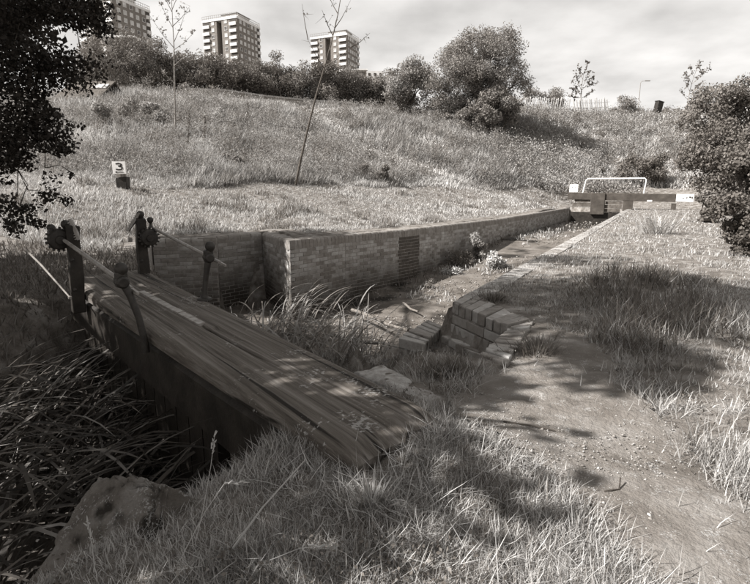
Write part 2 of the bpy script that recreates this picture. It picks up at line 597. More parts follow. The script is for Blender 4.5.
# ------------------------------------------------------------------ ground sheet
def axis_coords(breaks, grow, lo, hi):
    """breaks: [(start, end, step)...]; grows geometrically beyond to lo / hi."""
    c = []
    for a, b, st in breaks:
        c += list(np.arange(a, b-1e-6, st))
    c.append(breaks[-1][1])
    st, v = breaks[-1][2], c[-1]
    while v < hi:
        st *= grow
        v += st
        c.append(v)
    st, v, pre = breaks[0][2], c[0], []
    while v > lo:
        st *= grow
        v -= st
        pre.append(v)
    return np.array(pre[::-1]+c)
SG = axis_coords([(-2, .4, .12), (.4, 6, .06), (6, 14, .12), (14, 34, .25), (34, 60, .6)], 1.13, -60, 700)
UG = axis_coords([(-7, -1.6, .16), (-1.6, 6.6, .06), (6.6, 12, .14), (12, 24, .4)], 1.13, -500, 500)
GS, GU = np.meshgrid(SG, UG, indexing='ij')
GX = GS*A_[0]+GU*U_[0]
GY = GS*A_[1]+GU*U_[1]
GZ = ground_z(GX, GY).reshape(GX.shape)
V = np.stack([GX.ravel(), GY.ravel(), GZ.ravel()], 1)
ni, nj = GX.shape
I, J = np.meshgrid(np.arange(ni-1), np.arange(nj-1), indexing='ij')
I, J = I.ravel(), J.ravel()
Q = np.stack([I*nj+J, I*nj+J+1, (I+1)*nj+J+1, (I+1)*nj+J], 1)[:, ::-1]
ground = structure(npmesh('ground', V, [Q], 'soil', smooth=True))

# trodden path: a sheet of its own just above the ground, with a ragged edge
def inpoly(x, y, P):
    ins = np.zeros(len(x), bool)
    for i in range(len(P)):
        a, b = P[i], P[(i+1) % len(P)]
        if abs(b[1]-a[1]) < 1e-9:
            continue
        c = (a[1] > y) != (b[1] > y)
        ins ^= c & (x < (y-a[1])/(b[1]-a[1])*(b[0]-a[0])+a[0])
    return ins
def polydist(x, y, P):
    d = np.full(len(x), 1e9)
    for i in range(len(P)):
        a, b = P[i], P[(i+1) % len(P)]
        e = b-a
        t = np.clip(((x-a[0])*e[0]+(y-a[1])*e[1])/(e@e), 0, 1)
        d = np.minimum(d, np.hypot(x-a[0]-t*e[0], y-a[1]-t*e[1]))
    return np.where(inpoly(x, y, P), d, -d)
PATHP = np.array([atz(*p)[:2] for p in ((640, 640), (650, 584), (600, 535), (540, 478), (470, 440), (440, 415), (452, 396), (472, 372), (520, 364), (548, 342), (570, 332), (600, 346), (622, 372), (660, 410), (715, 470), (785, 548), (800, 640))])
def pathmask(x, y):
    return polydist(x, y, PATHP) + .16*(fbm(x, y, .5, 21)-.5) + .05*(fbm(x, y, .12, 22)-.5)
xs_, ys_ = np.arange(-.5, 2.6, .022), np.arange(.5, 5.2, .022)
px2, py2 = np.meshgrid(xs_, ys_, indexing='ij')
px2, py2 = px2.ravel(), py2.ravel()
pm = pathmask(px2, py2)
n2_ = len(ys_)
I, J = np.meshgrid(np.arange(len(xs_)-1), np.arange(n2_-1), indexing='ij')
I, J = I.ravel(), J.ravel()
Q2 = np.stack([I*n2_+J, (I+1)*n2_+J, (I+1)*n2_+J+1, I*n2_+J+1], 1)
cell = (pm[Q2] > 0).all(1)
ids = np.unique(Q2[cell])
remap = np.full(len(pm), -1)
remap[ids] = np.arange(len(ids))
pz2 = ground_z(px2[ids], py2[ids])+np.clip(pm[ids]*.06, 0.0, .006)+.008+.013*(fbm(px2[ids], py2[ids], .10, 23)-.5)+.030*(fbm(px2[ids], py2[ids], .42, 24, 2)-.5)
structure(npmesh('path', np.stack([px2[ids], py2[ids], pz2], 1), [remap[Q2[cell]]], 'path', smooth=True))
remap = np.full(len(V), -1)

# silted bed of the lock
sd = sdist(V[:, 0], V[:, 1])
cell = (sd[Q] > -0.09).any(1)
ids = np.unique(Q[cell])
remap[:] = -1
remap[ids] = np.arange(len(ids))
BV = V[ids].copy()
bs, bu = su(BV[:, 0], BV[:, 1])
BV[:, 2] = bed_z(bs) + .05*(fbm(BV[:, 0], BV[:, 1], 1.1, 31)-.5) + .12*np.clip((3.4-bu)/2, 0, 1)*sstep(6, 9, bs)
structure(npmesh('mud_bed', BV, [remap[Q[cell]]], 'mud', smooth=True))

wp = [xy(17.0, UR-.05), xy(GATE_S+.3, UR-.05)]
wq = [p+U_*.05 for p in WL]
sw_ = np.linspace(17.0, GATE_S+.3, 30)
wl_u = np.interp(sw_, [su(*p)[0] for p in wq], [su(*p)[1] for p in wq])
wv = np.array([[*xy(a, UR-.05), -.70] for a in sw_]+[[*xy(a, b), -.70] for a, b in zip(sw_, wl_u)])
n_ = len(sw_)
structure(npmesh('water', wv, [np.array([[i, i+1, n_+i+1, n_+i] for i in range(n_-1)])], 'water'))

# ------------------------------------------------------------------ brickwork
def brick_mesh_variants(name, mat, size, n, rounded=0.0, jitter=.002):
    res = []
    for i in range(n):
        m = MB()
        l, d, h = size
        rr = random.random()
        if rounded:
            # local: x along the wall, y into the wall (face at y=0), z up (top at 0); rounded upper face edge
            r = rounded
            prof = [(d, -h), (0, -h)]+[(r-r*math.cos(a), -r+r*math.sin(a)) for a in (0, .52, 1.05, math.pi/2)]+[(d, 0)]
            vs = []
            for sx in (-l/2, l/2):
                vs += [(sx, p[0]+random.uniform(-1, 1)*jitter, p[1]+random.uniform(-1, 1)*jitter) for p in prof]
            k = len(prof)
            fs = [tuple(range(k)), tuple(range(2*k-1, k-1, -1))]+[(j, k+j, k+(j+1) % k, (j+1) % k) for j in range(k)]
            m.add(vs, fs, rr)
        else:
            c = .004
            vs = []
            for y_, ins in ((d, 0), (c, 0), (0, c)):
                for sx, sz in ((-1, -1), (1, -1), (1, 1), (-1, 1)):
                    vs.append((sx*(l/2-ins)+random.uniform(-1, 1)*jitter, y_, sz*(h/2-ins)+random.uniform(-1, 1)*jitter))
            fs = [(0, 1, 2, 3)]
            for a in (0, 4):
                for k in range(4):
                    fs.append((a+k, a+4+k, a+4+(k+1) % 4, a+(k+1) % 4))
            fs.append((11, 10, 9, 8))
            m.add(vs, fs, rr)
        me = m.mesh(name, mat)
        bm_fix(me)
        res.append(me)
    return res
import bmesh
def bm_fix(me):
    b = bmesh.new()
    b.from_mesh(me)
    bmesh.ops.recalc_face_normals(b, faces=b.faces)
    b.to_mesh(me)
    b.free()

def wall_run(root, segs, ztop, zbot, thick, lim_b=300, lim_c=300, cop=(.105, .30, .17), cop_mat='coping', cop_only_to=1e9, dark=None, course=.075, pitch=.228):
    """segs: list of (p, q) faces seen when walking p->q with the channel on the RIGHT hand. Each brick and coping brick is an object
    up to the limits (those showing largest), the rest one mesh."""
    org = np.array(root.location)
    core = MB()
    bricks, cops = [], []
    ch = cop[2]
    for sg_ in segs:
        p, q = np.array(sg_[0]), np.array(sg_[1])
        k0, k1 = sg_[2] if len(sg_) > 2 else (0, 0)
        ln = np.linalg.norm(q-p)
        t = (q-p)/ln
        nrm = np.array([t[1], -t[0]])           # towards the channel
        back = -nrm
        b0 = p+back*.005
        b1 = q+back*.005
        core.quadprism([b0+t*.10*k0, b1-t*.10*k1, b1-t*.12*k1+back*(.04 if k1 else thick), b0+t*.12*k0+back*(.04 if k0 else thick)], zbot, ztop-ch*.6)
        ang = math.atan2(t[1], t[0])
        nc = int(ln/cop[0])
        for i in range(nc):
            c = p+t*((i+.5)*ln/nc)
            e_ = min((i+.5)*cop[0]+(9 if not k0 else 0), (nc-i-.5)*cop[0]+(9 if not k1 else 0))
            cops.append((c[0], c[1], ztop+random.uniform(-.004, .004), ang+random.gauss(0, .012), ln/nc/cop[0], min(1, .28+e_*1.1)))
        z = ztop-ch-course/2-.004
        k = 0
        while z > zbot:
            off = (k % 2)*pitch/2
            x = -off
            while x < ln:
                a, b = max(x, 0), min(x+pitch, ln)
                cuts_ = [a, b]
                if dark:
                    for P_ in (pd0, pd1):
                        xx = (P_-p) @ t + .03*math.sin(k*2.3+P_[0])
                        if a+.03 < xx < b-.03 and -1.3 < z < -.2:
                            cuts_.insert(1, xx)
                for a, b in zip(cuts_[:-1], cuts_[1:]):
                    if b-a < .05 and len(cuts_) == 2:
                        continue
                    c = p+t*((a+b)/2) + nrm*(random.uniform(-.002, .006))
                    dk = 1 if dark and dark(c[0], c[1], z, k) else 0
                    bricks.append((c[0], c[1], z, ang+random.gauss(0, .006), (b-a-.010)/(pitch-.010), .45 if (k0 and a < .1) or (k1 and b > ln-.1) else 1, dk))
                x += pitch
            z -= course
            k += 1
    core.build('mortar_core', 'mortar', root)
    vb = brick_mesh_variants('brick', 'brick', (pitch-.010, .06, course-.010), 10)
    vd = brick_mesh_variants('brick', 'darkbrick', (pitch-.010, .06, course-.010), 6)
    vc = brick_mesh_variants('coping_brick', cop_mat, (cop[0]-.009, cop[1], ch), 8, rounded=.06)
    def place(items, meshes, lim, nm, stuff_nm, iscop):
        if not items:
            return
        eye = np.array([0, 0, CAM_H])
        items = sorted(items, key=lambda it: (it[0]**2+it[1]**2+(it[2]-CAM_H)**2))
        rest = {}
        for i, it in enumerate(items):
            dk = (not iscop) and it[6]
            ms = vd if dk else meshes
            me = ms[random.randrange(len(ms))]
            mat = Matrix.Translation((it[0], it[1], it[2])) @ Matrix.Rotation(it[3], 4, 'Z') @ Matrix.Diagonal((it[4], it[5], 1, 1))
            if i < lim:
                o = bpy.data.objects.new(nm, me)
                COL.objects.link(o)
                o.parent = root
                o.location = (it[0]-org[0], it[1]-org[1], it[2]-org[2])
                o.rotation_euler = (0, 0, it[3])
                o.scale = (it[4], it[5], 1)
            else:
                R_ = rest.setdefault('dark' if dk else 'plain', MB())
                r_ = me.attributes['rnd'].data[0].value
                R_.add([mat @ v.co for v in me.vertices], [tuple(f.vertices) for f in me.polygons], r_)
        for key, R_ in rest.items():
            mm = cop_mat if iscop else ('darkbrick' if key == 'dark' else 'brick')
            stuff(R_.build(stuff_nm, mm, root))
    place(bricks, vb, lim_b, 'brick', 'distant_brickwork', False)
    place(cops, vc, lim_c, 'coping_brick', 'distant_coping', True)

# left chamber wall with its splayed end
pd0, pd1 = atz(398, 230, 0)[:2], atz(420, 228, 0)[:2]
def darkpatch(x, y, z, k):
    s, u = su(x, y)
    s0, s1 = su(*pd0)[0], su(*pd1)[0]
    e = 0
    if s0+e*.4 < s < s1+e*.5 and z > -1.3 and z < -.2:
        return True
    return False
lw = thing('lock_wall', 'long brick chamber wall with bullnose coping running towards the far lock gate', 'wall', (WL[0][0], WL[0][1], -1.7))
wall_run(lw, [(WL[0], WL[1], (1, 0))] + list(zip(WL[1:-1], WL[2:])) + [(SPL, WL[0], (0, 1))], 0.0, -1.75, .42, dark=darkpatch)
# recess wall, nearer and in the tree's shade
rw = thing('recess_wall', 'shaded brick recess wall with thick rounded coping behind the near gate', 'wall', (REC[0], REC[1], -1.7))
wall_run(rw, [(REC, SPL+(REC-SPL)*.01), (PIL, REC), (PIE, PIL)], 0.0, -1.75, .42, lim_b=300, lim_c=200, cop=(.23, .34, .15))
rt = MB()
t_ = (PIE-PIL)/np.linalg.norm(PIE-PIL)
end_ = BFE+np.array([-.28, .25])
rt.quadprism([PIE+t_*.02, end_, end_+np.array([-.4, -.1]), PIE+t_*.45], -1.7, -.12)
rt.build('return_wall', 'mortar', rw)
# square stone block at the end of the recess wall
qb = thing('quoin_stone', 'square pale stone block standing behind the gear post on the left bank', 'stone block', (*atz(118, 238)[:2], 0))
m = MB()
c0 = aty(105, 229, 10.2); c1 = aty(129, 232.5, 9.6); c2 = aty(128, 239, 8.9); c3 = aty(112, 236, 9.3)
m.quadprism([c0[:2], c1[:2], c2[:2], c3[:2]], -.9, .06)
m.build('block', 'stone', qb, bevel=.02)

# right chamber wall: coping set in the grass
r0, r1 = xy(3.95, UR), xy(GATE_S, UR)
rwl = thing('lock_wall', 'low brick edge of the lock on the path side, coping sunk in dry grass', 'wall', (r0[0], r0[1], -1.7))
wall_run(rwl, [(r1, xy(9, UR)), (xy(9, UR), r0)], -.005, -1.75, .4, lim_b=0, lim_c=60, cop=(.115, .24, .10), cop_mat='slabbrick')

# ------------------------------------------------------------------ stepped brick recess beside the path
def rows(root, q, n, z1, h, mat='slabbrick', name='brick', gap=.012, along=0, z1b=None):
    """n bricks across the quad q (A,B,C,D): the joints run from edge AB to edge DC."""
    A, B, C, D = [np.array(p) for p in q]
    for i in range(n):
        a, b = i/n, (i+1)/n
        la = np.linalg.norm(B-A)
        g = gap/la/2
        P = [A+(B-A)*(a+g), A+(B-A)*(b-g), D+(C-D)*(b-g), D+(C-D)*(a+g)]
        dz = random.uniform(-.004, .004)
        j = [np.array(p)+np.array([random.gauss(0, .0042), random.gauss(0, .0042)]) for p in P]
        m = MB()
        m.quadprism(j, z1+dz-h, [z1+dz+random.gauss(0, .0042) for _ in range(4)], random.random())
        m.build(name, mat, root, bevel=.007)
pit = thing('brick_recess', 'small stepped brick recess with two brick-topped wings beside the earth path', 'brickwork', (*atz(470, 330)[:2], -.3))
wa, wb, wc, wd = [atz(*p)[:2] for p in ((510.8, 326.4), (479.6, 352.8), (506, 364.8), (533.6, 320.4))]
rows(pit, (wa, wb, wc, wd), 10, 0.0, .085)
ca, cb, ccn, cd = [atz(*p)[:2] for p in ((452.5, 303), (509.6, 325.6), (530, 320.5), (471, 292.5))]
rows(pit, (ca, cb, ccn, cd), 8, 0.002, .085)
# courses of the back face
t = (cb-ca)/np.linalg.norm(cb-ca)
nr = np.array([t[1], -t[0]])
if nr @ (-ca) < 0 and nr[0] > 0:
    nr = -nr
Lb = np.linalg.norm(cb-ca)
for k in range(3):
    z = -.095-.0775*k
    x = -.11*(k % 2)
    while x < Lb+.1*k:
        a, b = max(x, -.02), min(x+.223, Lb+.09*k)
        if b-a > .04:
            p0, p1 = ca+t*(a+.005), ca+t*(b-.005)
            m = MB()
            o_ = nr*(.004+random.uniform(-.003, .003))
            m.quadprism([p0+o_, p1+o_, p1-nr*.1, p0-nr*.1], z-.066, z, random.random())
            m.build('brick', 'brick', pit, bevel=.004)
        x += .223
m = MB()
m.quadprism([ca-nr*.012, cb-nr*.012+t*.05, cb-nr*.2, ca-nr*.2], -.5, -.082)
m.quadprism([wa+(wb-wa)*.01, wb-(wb-wa)*.012, wc-(wb-wa)*.012, wd], -.45, -.088)
m.build('mortar_core', 'mortar', pit)
ZL = -.262
la, lb = ca-t*.02, cb+t*.17
ld, lc = atz(441, 334, ZL)[:2], atz(479.6, 355.2, ZL)[:2]
lq = (la+nr*.008, lb+nr*.008, lc, ld)
rows(pit, lq, 5, ZL, .07)
ba, bb, bc, bd = [atz(*p, ZL)[:2] for p in ((428, 320.4), (443, 327), (424.4, 345.6), (398, 338.4))]
rows(pit, (ba, bd, bc, bb), 7, ZL+.01, .085)
m = MB()
cen = (np.array(ba)+bb+bc+bd)/4
m.quadprism([cen+(np.array(p)-cen)*.965 for p in (ba, bb, bc, bd)], -.75, ZL-.078)
m.quadprism([la, lb, cen*0+lc+(lb-lc)*.04, ld+(la-ld)*.04], -.6, ZL-.072)
m.build('footing', 'mortar', pit)

# pale lumpy concrete strip beside the gate beam
slab = thing('concrete_slab', 'pale pitted concrete strip on the ground along the far side of the beam', 'slab', (*atz(415, 388)[:2], -.05))
sl = [atz(*p, -.035)[:2] for p in ((372, 362), (397, 366), (457, 404), (432, 414), (352, 372))]
nx, ny = 46, 16
A0, B0, C0, D0 = sl[0]*.5+sl[1]*.5, sl[2], sl[3], sl[4]
gu, gv = np.meshgrid(np.linspace(0, 1, nx), np.linspace(0, 1, ny), indexing='ij')
px_ = ((A0[None, None]*(1-gu[..., None])+B0[None, None]*gu[..., None])*(1-gv[..., None])+(D0[None, None]*(1-gu[..., None])+C0[None, None]*gu[..., None])*gv[..., None])
X_, Y_ = px_[..., 0].copy(), px_[..., 1].copy()
edge = np.minimum(np.minimum(gu, 1-gu)*6, np.minimum(gv, 1-gv)*3)
X_ += .02*(fbm(X_, Y_, .12, 41)-.5)*2
Y_ += .02*(fbm(X_, Y_, .12, 42)-.5)*2
Z_ = -.05+.035*np.clip(edge, 0, 1)**.4+.03*(fbm(X_, Y_, .09, 43)-.5)
Z_[edge <= 0] = -.22
VV = np.stack([X_.ravel(), Y_.ravel(), Z_.ravel()], 1)
I, J = np.meshgrid(np.arange(nx-1), np.arange(ny-1), indexing='ij')
I, J = I.ravel(), J.ravel()
QQ = np.stack([I*ny+J, I*ny+J+1, (I+1)*ny+J+1, (I+1)*ny+J], 1)
e1, e2 = VV[QQ[0, 1]]-VV[QQ[0, 0]], VV[QQ[0, 2]]-VV[QQ[0, 0]]
if np.cross(e1, e2)[2] < 0:
    QQ = QQ[:, ::-1]
npmesh('slab_face', VV, [QQ], 'concrete', parent=slab, smooth=True)

# ------------------------------------------------------------------ near lock gate: beam, footplank, paddle gear
gate = thing('lock_gate', 'weathered timber lock gate beam with two iron paddle spindles crossing the reeds', 'lock gate', (BA[0], BA[1], 0))
def timber(name, P0, P1, Q1, Q0, z0, z1, mat, parent, nl=64, nw=16, seed=0, rag=.006):
    """worn beam: edges P0-P1 and Q0-Q1 along the grain; top surface rippled, arrises uneven."""
    g1, g2 = np.meshgrid(np.linspace(0, 1, nl), np.linspace(0, 1, nw), indexing='ij')
    b = lambda A, B, C, D: (A[None, None]*(1-g1[..., None])+B[None, None]*g1[..., None])*(1-g2[..., None])+(D[None, None]*(1-g1[..., None])+C[None, None]*g1[..., None])*g2[..., None]
    P = b(P0, P1, Q1, Q0)
    gd = (P1-P0)/np.linalg.norm(P1-P0)
    gp = (Q0-P0)/np.linalg.norm(Q0-P0)
    jit = .07*(fbm(g2*3+seed, g2*0, .45, seed+1)-.35)*np.clip(1-g1/.03, 0, 1)
    wob = rag*1.1*(fbm(g1*4.2, g1*0+seed, .35, seed+2)-.5)*np.clip((g2-.5)*2, 0, 1)
    P = P+gd[None, None]*jit[..., None]+gp[None, None]*wob[..., None]
    ln = np.linalg.norm(P1-P0)
    la_, wa_ = g1*ln, g2*np.linalg.norm(Q0-P0)
    ed = np.minimum(g2, 1-g2)
    z = z1 - .004+rag*1.5*(fbm(la_*.5, wa_*9, .6, seed, 2)-.5) - rag*1.8*(ed <= 0)*(.4+1.6*fbm(la_, wa_*0+seed, .22, seed+3)) 
    crack = np.exp(-((g2-.45-.12*(fbm(la_, la_*0, .9, seed+7)-.5))/.05)**2)*(fbm(la_, la_*0+3, .6, seed+9) > .5)
    z -= .010*crack
    z -= .030*np.clip(1-(1-g2)/.16, 0, 1)**2*(.6+.6*fbm(la_, la_*0+4, .5, seed+13)) + .016*np.clip(1-g2/.10, 0, 1)**2
    z -= .022*np.clip(1-g1/.035, 0, 1)**2*(.3+1.5*fbm(wa_*7, la_*0, .6, seed+15))
    z -= .030*np.exp(-((g2-.52)/.020)**2)*sstep(.20, .29, g1)*sstep(.43, .39, g1)
    z -= .007*np.exp(-((g2-.52)/.012)**2)*sstep(.43, .38, g1)
    z -= .010*np.exp(-((g2-.78-.012*np.sin(la_*2))/.010)**2)*sstep(.12, .3, g1)*sstep(.8, .6, g1)
    z -= .008*np.exp(-((g2-.27-.012*np.sin(la_*3))/.010)**2)*sstep(.3, .45, g1)
    top = np.dstack([P, z])
    bot = np.dstack([P, np.full(z.shape, z0)])
    ring = [(i, 0) for i in range(nl)]+[(nl-1, j) for j in range(1, nw)]+[(i, nw-1) for i in range(nl-2, -1, -1)]+[(0, j) for j in range(nw-2, 0, -1)]
    vs = list(top.reshape(-1, 3))
    fs = []
    for i in range(nl-1):
        for j in range(nw-1):
            fs.append((i*nw+j, i*nw+j+1, (i+1)*nw+j+1, (i+1)*nw+j))
    o = len(vs)
    for (i, j) in ring:
        vs.append(tuple(bot[i, j]))
    for k in range(len(ring)):
        a, c = ring[k], ring[(k+1) % len(ring)]
        fs.append((a[0]*nw+a[1], c[0]*nw+c[1], o+(k+1) % len(ring), o+k))
    fs.append(tuple(o+k for k in range(len(ring))))
    m = MB().add(vs, fs)
    ob = m.build(name, mat, parent)
    bm_fix(ob.data)
    return ob
SPLT = .52
MA, MF = BA+(BB-BA)*SPLT, BFE+(BNE-BFE)*SPLT
nrm_b = (BB-BA)/np.linalg.norm(BB-BA)
timber('balance_beam', BA, BFE, BNE, BB+(BNE-BB)*.015, BEAM_Z-.09, BEAM_Z, 'wood', gate, nl=90, nw=44, seed=51, rag=.005)
timber('beam_shade_flank', BA+(BFE-BA)*.004-nrm_b*-.012, BFE, BNE-nrm_b*.006, BB+(BNE-BB)*.034-nrm_b*.006, -.27, BEAM_Z-.093, 'wet_shade_wood', gate, seed=91, rag=.004)  # near-black flank under the top: tree shade put into the timber's colour
# pale iron strip let into the joint, and the open slot beyond it
def along(f, off, z):
    p = MA+(MF-MA)*f+nrm_b*off
    return np.array([p[0], p[1], z])
f0, f1 = .42, .72
m = MB()
for i in range(14):
    a, b = f0+(f1-f0)*i/14, f0+(f1-f0)*(i+1)/14-.002
    dz = .004+.004*random.random()
    m.quadprism([along(a, -.026, 0)[:2], along(b, -.026, 0)[:2], along(b, .022, 0)[:2], along(a, .022, 0)[:2]], BEAM_Z-.03, BEAM_Z+dz)
m.build('iron_strap', 'steel', gate)
# planking of the gate leaf below the beam
nb = 15
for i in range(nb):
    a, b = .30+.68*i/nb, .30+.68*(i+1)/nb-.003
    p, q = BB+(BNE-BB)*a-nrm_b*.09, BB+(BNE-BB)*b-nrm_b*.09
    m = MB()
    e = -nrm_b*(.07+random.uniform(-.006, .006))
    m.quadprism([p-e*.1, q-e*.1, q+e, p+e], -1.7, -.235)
    m.build('gate_board', 'wet_shade_wood', gate)

def gear_post(px_top, px_base, Y, wdt, lean, name_lab=None):
    top, base = aty(*px_top, Y), aty(*px_base, Y)
    m = MB()
    n = 6
    vs, fs = [], []
    ang = math.atan2(dfar[1], dfar[0])
    ca_, sa_ = math.cos(ang), math.sin(ang)
    for i in range(n):
        f = i/(n-1)
        c = base*(1-f)+top*f
        hw = wdt/2*(1.12-.12*f)
        for a, b in ((-1, -1), (1, -1), (1, 1), (-1, 1)):
            j = random.uniform(-.006, .006)
            x_, y_ = a*(hw+j), b*(hw*.9+j)
            zz = c[2]+(random.uniform(-.02, .03) if i == n-1 else 0)
            vs.append((c[0]+x_*ca_-y_*sa_, c[1]+x_*sa_+y_*ca_, zz))
    for i in range(n-1):
        for k in range(4):
            fs.append((i*4+k, i*4+(k+1) % 4, i*4+4+(k+1) % 4, i*4+4+k))
    fs.append((3, 2, 1, 0))
    fs.append(tuple(4*(n-1)+k for k in range(4)))
    m.add(vs, fs)
    po = m.build('gear_post', 'wet_shade_wood', gate, bevel=.008)
    for f in (.28, .62):
        c = base*(1-f)+top*f
        m = MB()
        m.lathe(c+np.array([.012, -wdt*.5-.004, 0]), [(.016, -.012), (.016, .006), (.008, .012)], 6, (.25, -1, 0))
        m.build('bolt', 'iron', po)
    return po, top, base

# right-hand gear (farther) and left-hand gear (nearer)
def gear(post_top, post_base, Yp, rod_a, rod_b, Ya, Yb, st_px, knobs, lit_bar, disc):
    po, top, base = gear_post(post_top, post_base, Yp, .095, 0)
    a, b = aty(*rod_a, Ya), aty(*rod_b, Yb)
    ax = Vector(b-a).normalized()
    a_in = np.array(Vector(a)-ax*.12)
    m = MB()
    m.tube([a_in, a, b-(b-a)*.06], .014, 10)
    m.tube([b-(b-a)*.065, b], .0105, 4)           # squared end for the windlass
    m.build('spindle', 'steel', gate, smooth='auto')
    # casing with toothed pinion on the post
    cc = aty(*disc[:2], Ya-.02)
    m = MB()
    m.lathe(cc-np.array(ax)*.035, [(.03, -.02), (.072, -.018), (.08, -.005), (.08, .02), (.07, .032), (.035, .036), (.03, .055)], 18, ax)
    k = 16
    up = ax.orthogonal().normalized()
    sd = ax.cross(up)
    for i in range(k):
        th = 2*math.pi*i/k
        d_ = up*math.cos(th)+sd*math.sin(th)
        t_ = -up*math.sin(th)+sd*math.cos(th)
        m.box(Vector(cc)-ax*.03+d_*.086, (1, 1, 1), rot=Matrix((t_*.014, ax*.03, d_*.02)).transposed())
    m.build('pinion', 'iron', gate, smooth='auto')
    m = MB()
    p = Vector(cc)
    m.box(p-ax*.07, (.10, .12, .15), rz=math.atan2(ax.y, ax.x))
    m.build('gear_casing', 'iron', gate, bevel=.018)
    for kx, ky, r in knobs:
        c = aty(kx, ky, Yp)
        m = MB()
        m.lathe(c-np.array([0, 0, r*2.6]), [(r*.75, 0), (r*.5, r*.6), (r*.45, r*1.5), (r*.62, r*1.75), (r*.95, r*2.2), (r*1.05, r*2.7), (r*.9, r*3.2), (r*.45, r*3.55)], 12)
        m.build('bolt_knob', 'iron', gate, smooth='auto')
    p, q = aty(*lit_bar[0], Yp-.03), aty(*lit_bar[1], Yp-.03)  # pale toothed bar added to stand for the lit side of the post top
    m = MB()
    m.tube([p, (p+q)/2+np.array([.006, 0, .004]), q], [.014, .017, .012], 4)
    d = Vector(q-p)
    for i in range(9):
        c = Vector(p)+d*((i+.5)/9)
        m.box(c+Vector((-.016, 0, -.002)), (.018, .022, d.length/9*.5), rot=Matrix.Rotation(math.atan2(d.x, d.z), 3, 'Y'))
    m.build('lit_edge_bar', 'steel', gate)
    return ax
def stanchion(path, Y0, Y1, brg, ball, Yb, ax, foot):
    pts = []
    n = len(path)
    for i, (x_, y_, r_) in enumerate(path):
        pts.append((aty(x_, y_, Y0+(Y1-Y0)*i/(n-1)), r_))
    m = MB()
    m.tube([p for p, _ in pts], [r*.86 for _, r in pts], 10)
    if foot:
        m.lathe(pts[0][0]+np.array([0, 0, -.012]), [(.052, 0), (.05, .012), (.03, .02), (.026, .035)], 12)
    so = m.build('stanchion', 'iron', gate, smooth='auto')
    c = aty(*brg, Yb)
    m = MB()
    m.lathe(c-np.array(ax)*.038, [(.024, 0), (.036, .006), (.036, .07), (.024, .076)], 12, ax)
    m.box(c+np.array([0, 0, .012]), (.05, .06, .085), rz=math.atan2(ax.y, ax.x))
    m.build('spindle_bearing', 'iron', so, bevel=.012)
    c = aty(*ball, Yb)
    m = MB()
    r = .034
    m.lathe(c-np.array([0, 0, r]), [(r*.45, -.012), (r*.7, .0), (r*.98, r*.45), (r*1.05, r*.9), (r*.95, r*1.35), (r*.6, r*1.75), (r*.2, r*1.9)], 14)
    m.build('ball_finial', 'iron', so, smooth='auto')
YA, YB_ = BFE[1]-.25, BFAR[1]
ax1 = gear((140, 218), (144, 276), YA, (157.6, 230.5), (225.5, 265.5), YA-.05, YB_-.12, None, ((140.3, 214.5, .034), (150.2, 220.0, .028)), ((128, 231), (139.5, 213)), (150, 238))
stanchion([(204.5, 298, .034), (204.8, 290, .022), (206, 276, .023), (208, 262, .027), (209, 252, .024)], YB_-.05, YB_-.05, (208.5, 257.5), (210, 245.5), YB_-.05, ax1, True)
YC, YD = BNE[1]-.55, BNEAR[1]
ax2 = gear((72, 225), (79, 312), YC, (63.7, 240), (138, 293.5), YC-.03, YD-.06, None, ((51, 228, .030), (66, 224.5, .036)), ((79, 240), (70, 219)), (60, 240))
stanchion([(146, 352, .026), (144.5, 340, .024), (139, 318, .022), (130.5, 296, .024), (122.5, 282, .027), (121, 275, .024)], YD-.02, YD-.05, (121.5, 281.5), (121, 268), YD-.05, ax2, False)

# ------------------------------------------------------------------ far lock gate
fl = aty(569.5, 208, 28.6)[:2]
fd = np.array([math.cos(AX), -math.sin(AX)])
fn = np.array([-math.sin(AX), -math.cos(AX)])    # towards the camera
fg = thing('lock_gate', 'far black lock gate with white-ended balance beam and white handrail', 'lock gate', (fl[0], fl[1], 0))
def fpt(t_, off=0.0):
    return fl+fd*t_+fn*off
def tpx(px):
    """distance along the far gate whose image column is px."""
    lo_, hi_ = -3.0, 12.0
    for _ in range(50):
        mid = (lo_+hi_)/2
        p = fpt(mid)
        d = p[1]*math.cos(PITCH)-(0.5-CAM_H)*math.sin(PITCH)*0 
        X = 375+FPX*p[0]/(p[1]*math.cos(PITCH)+(CAM_H-.6)*math.sin(PITCH))
        if X < px:
            lo_ = mid
        else:
            hi_ = mid
    return lo_
def fbox(name, px0, px1, z0, z1, d0, d1, mat, parent=None, bev=.01):
    a, b = tpx(px0), tpx(px1)
    m = MB()
    m.quadprism([fpt(a, d0), fpt(b, d0), fpt(b, d1), fpt(a, d1)], z0, z1)
    return m.build(name, mat, parent or fg, bevel=bev)
def zpx(py, Y=27.5):
    return CAM_H-(py-193)/FPX*Y*.962
# the balance beam drops a little towards its white end
ta, tb, tcx = tpx(570), tpx(676), tpx(693.8)
def beam_piece(name, t0, t1, mat):
    m = MB()
    zt = lambda t_: zpx(192.6)+(zpx(194.2)-zpx(192.6))*(t_-ta)/(tcx-ta)
    q = [fpt(t0, .17), fpt(t1, .17), fpt(t1, -.17), fpt(t0, -.17)]
    m.quadprism(q, [zt(t0)-.38, zt(t1)-.40, zt(t1)-.40, zt(t0)-.38], [zt(t0), zt(t1), zt(t1), zt(t0)])
    return m.build(name, mat, fg, bevel=.02)
beam_piece('balance_beam', ta-.1, tb-.002, 'farwood')
we = beam_piece('beam_end', tb+.002, tcx, 'white')
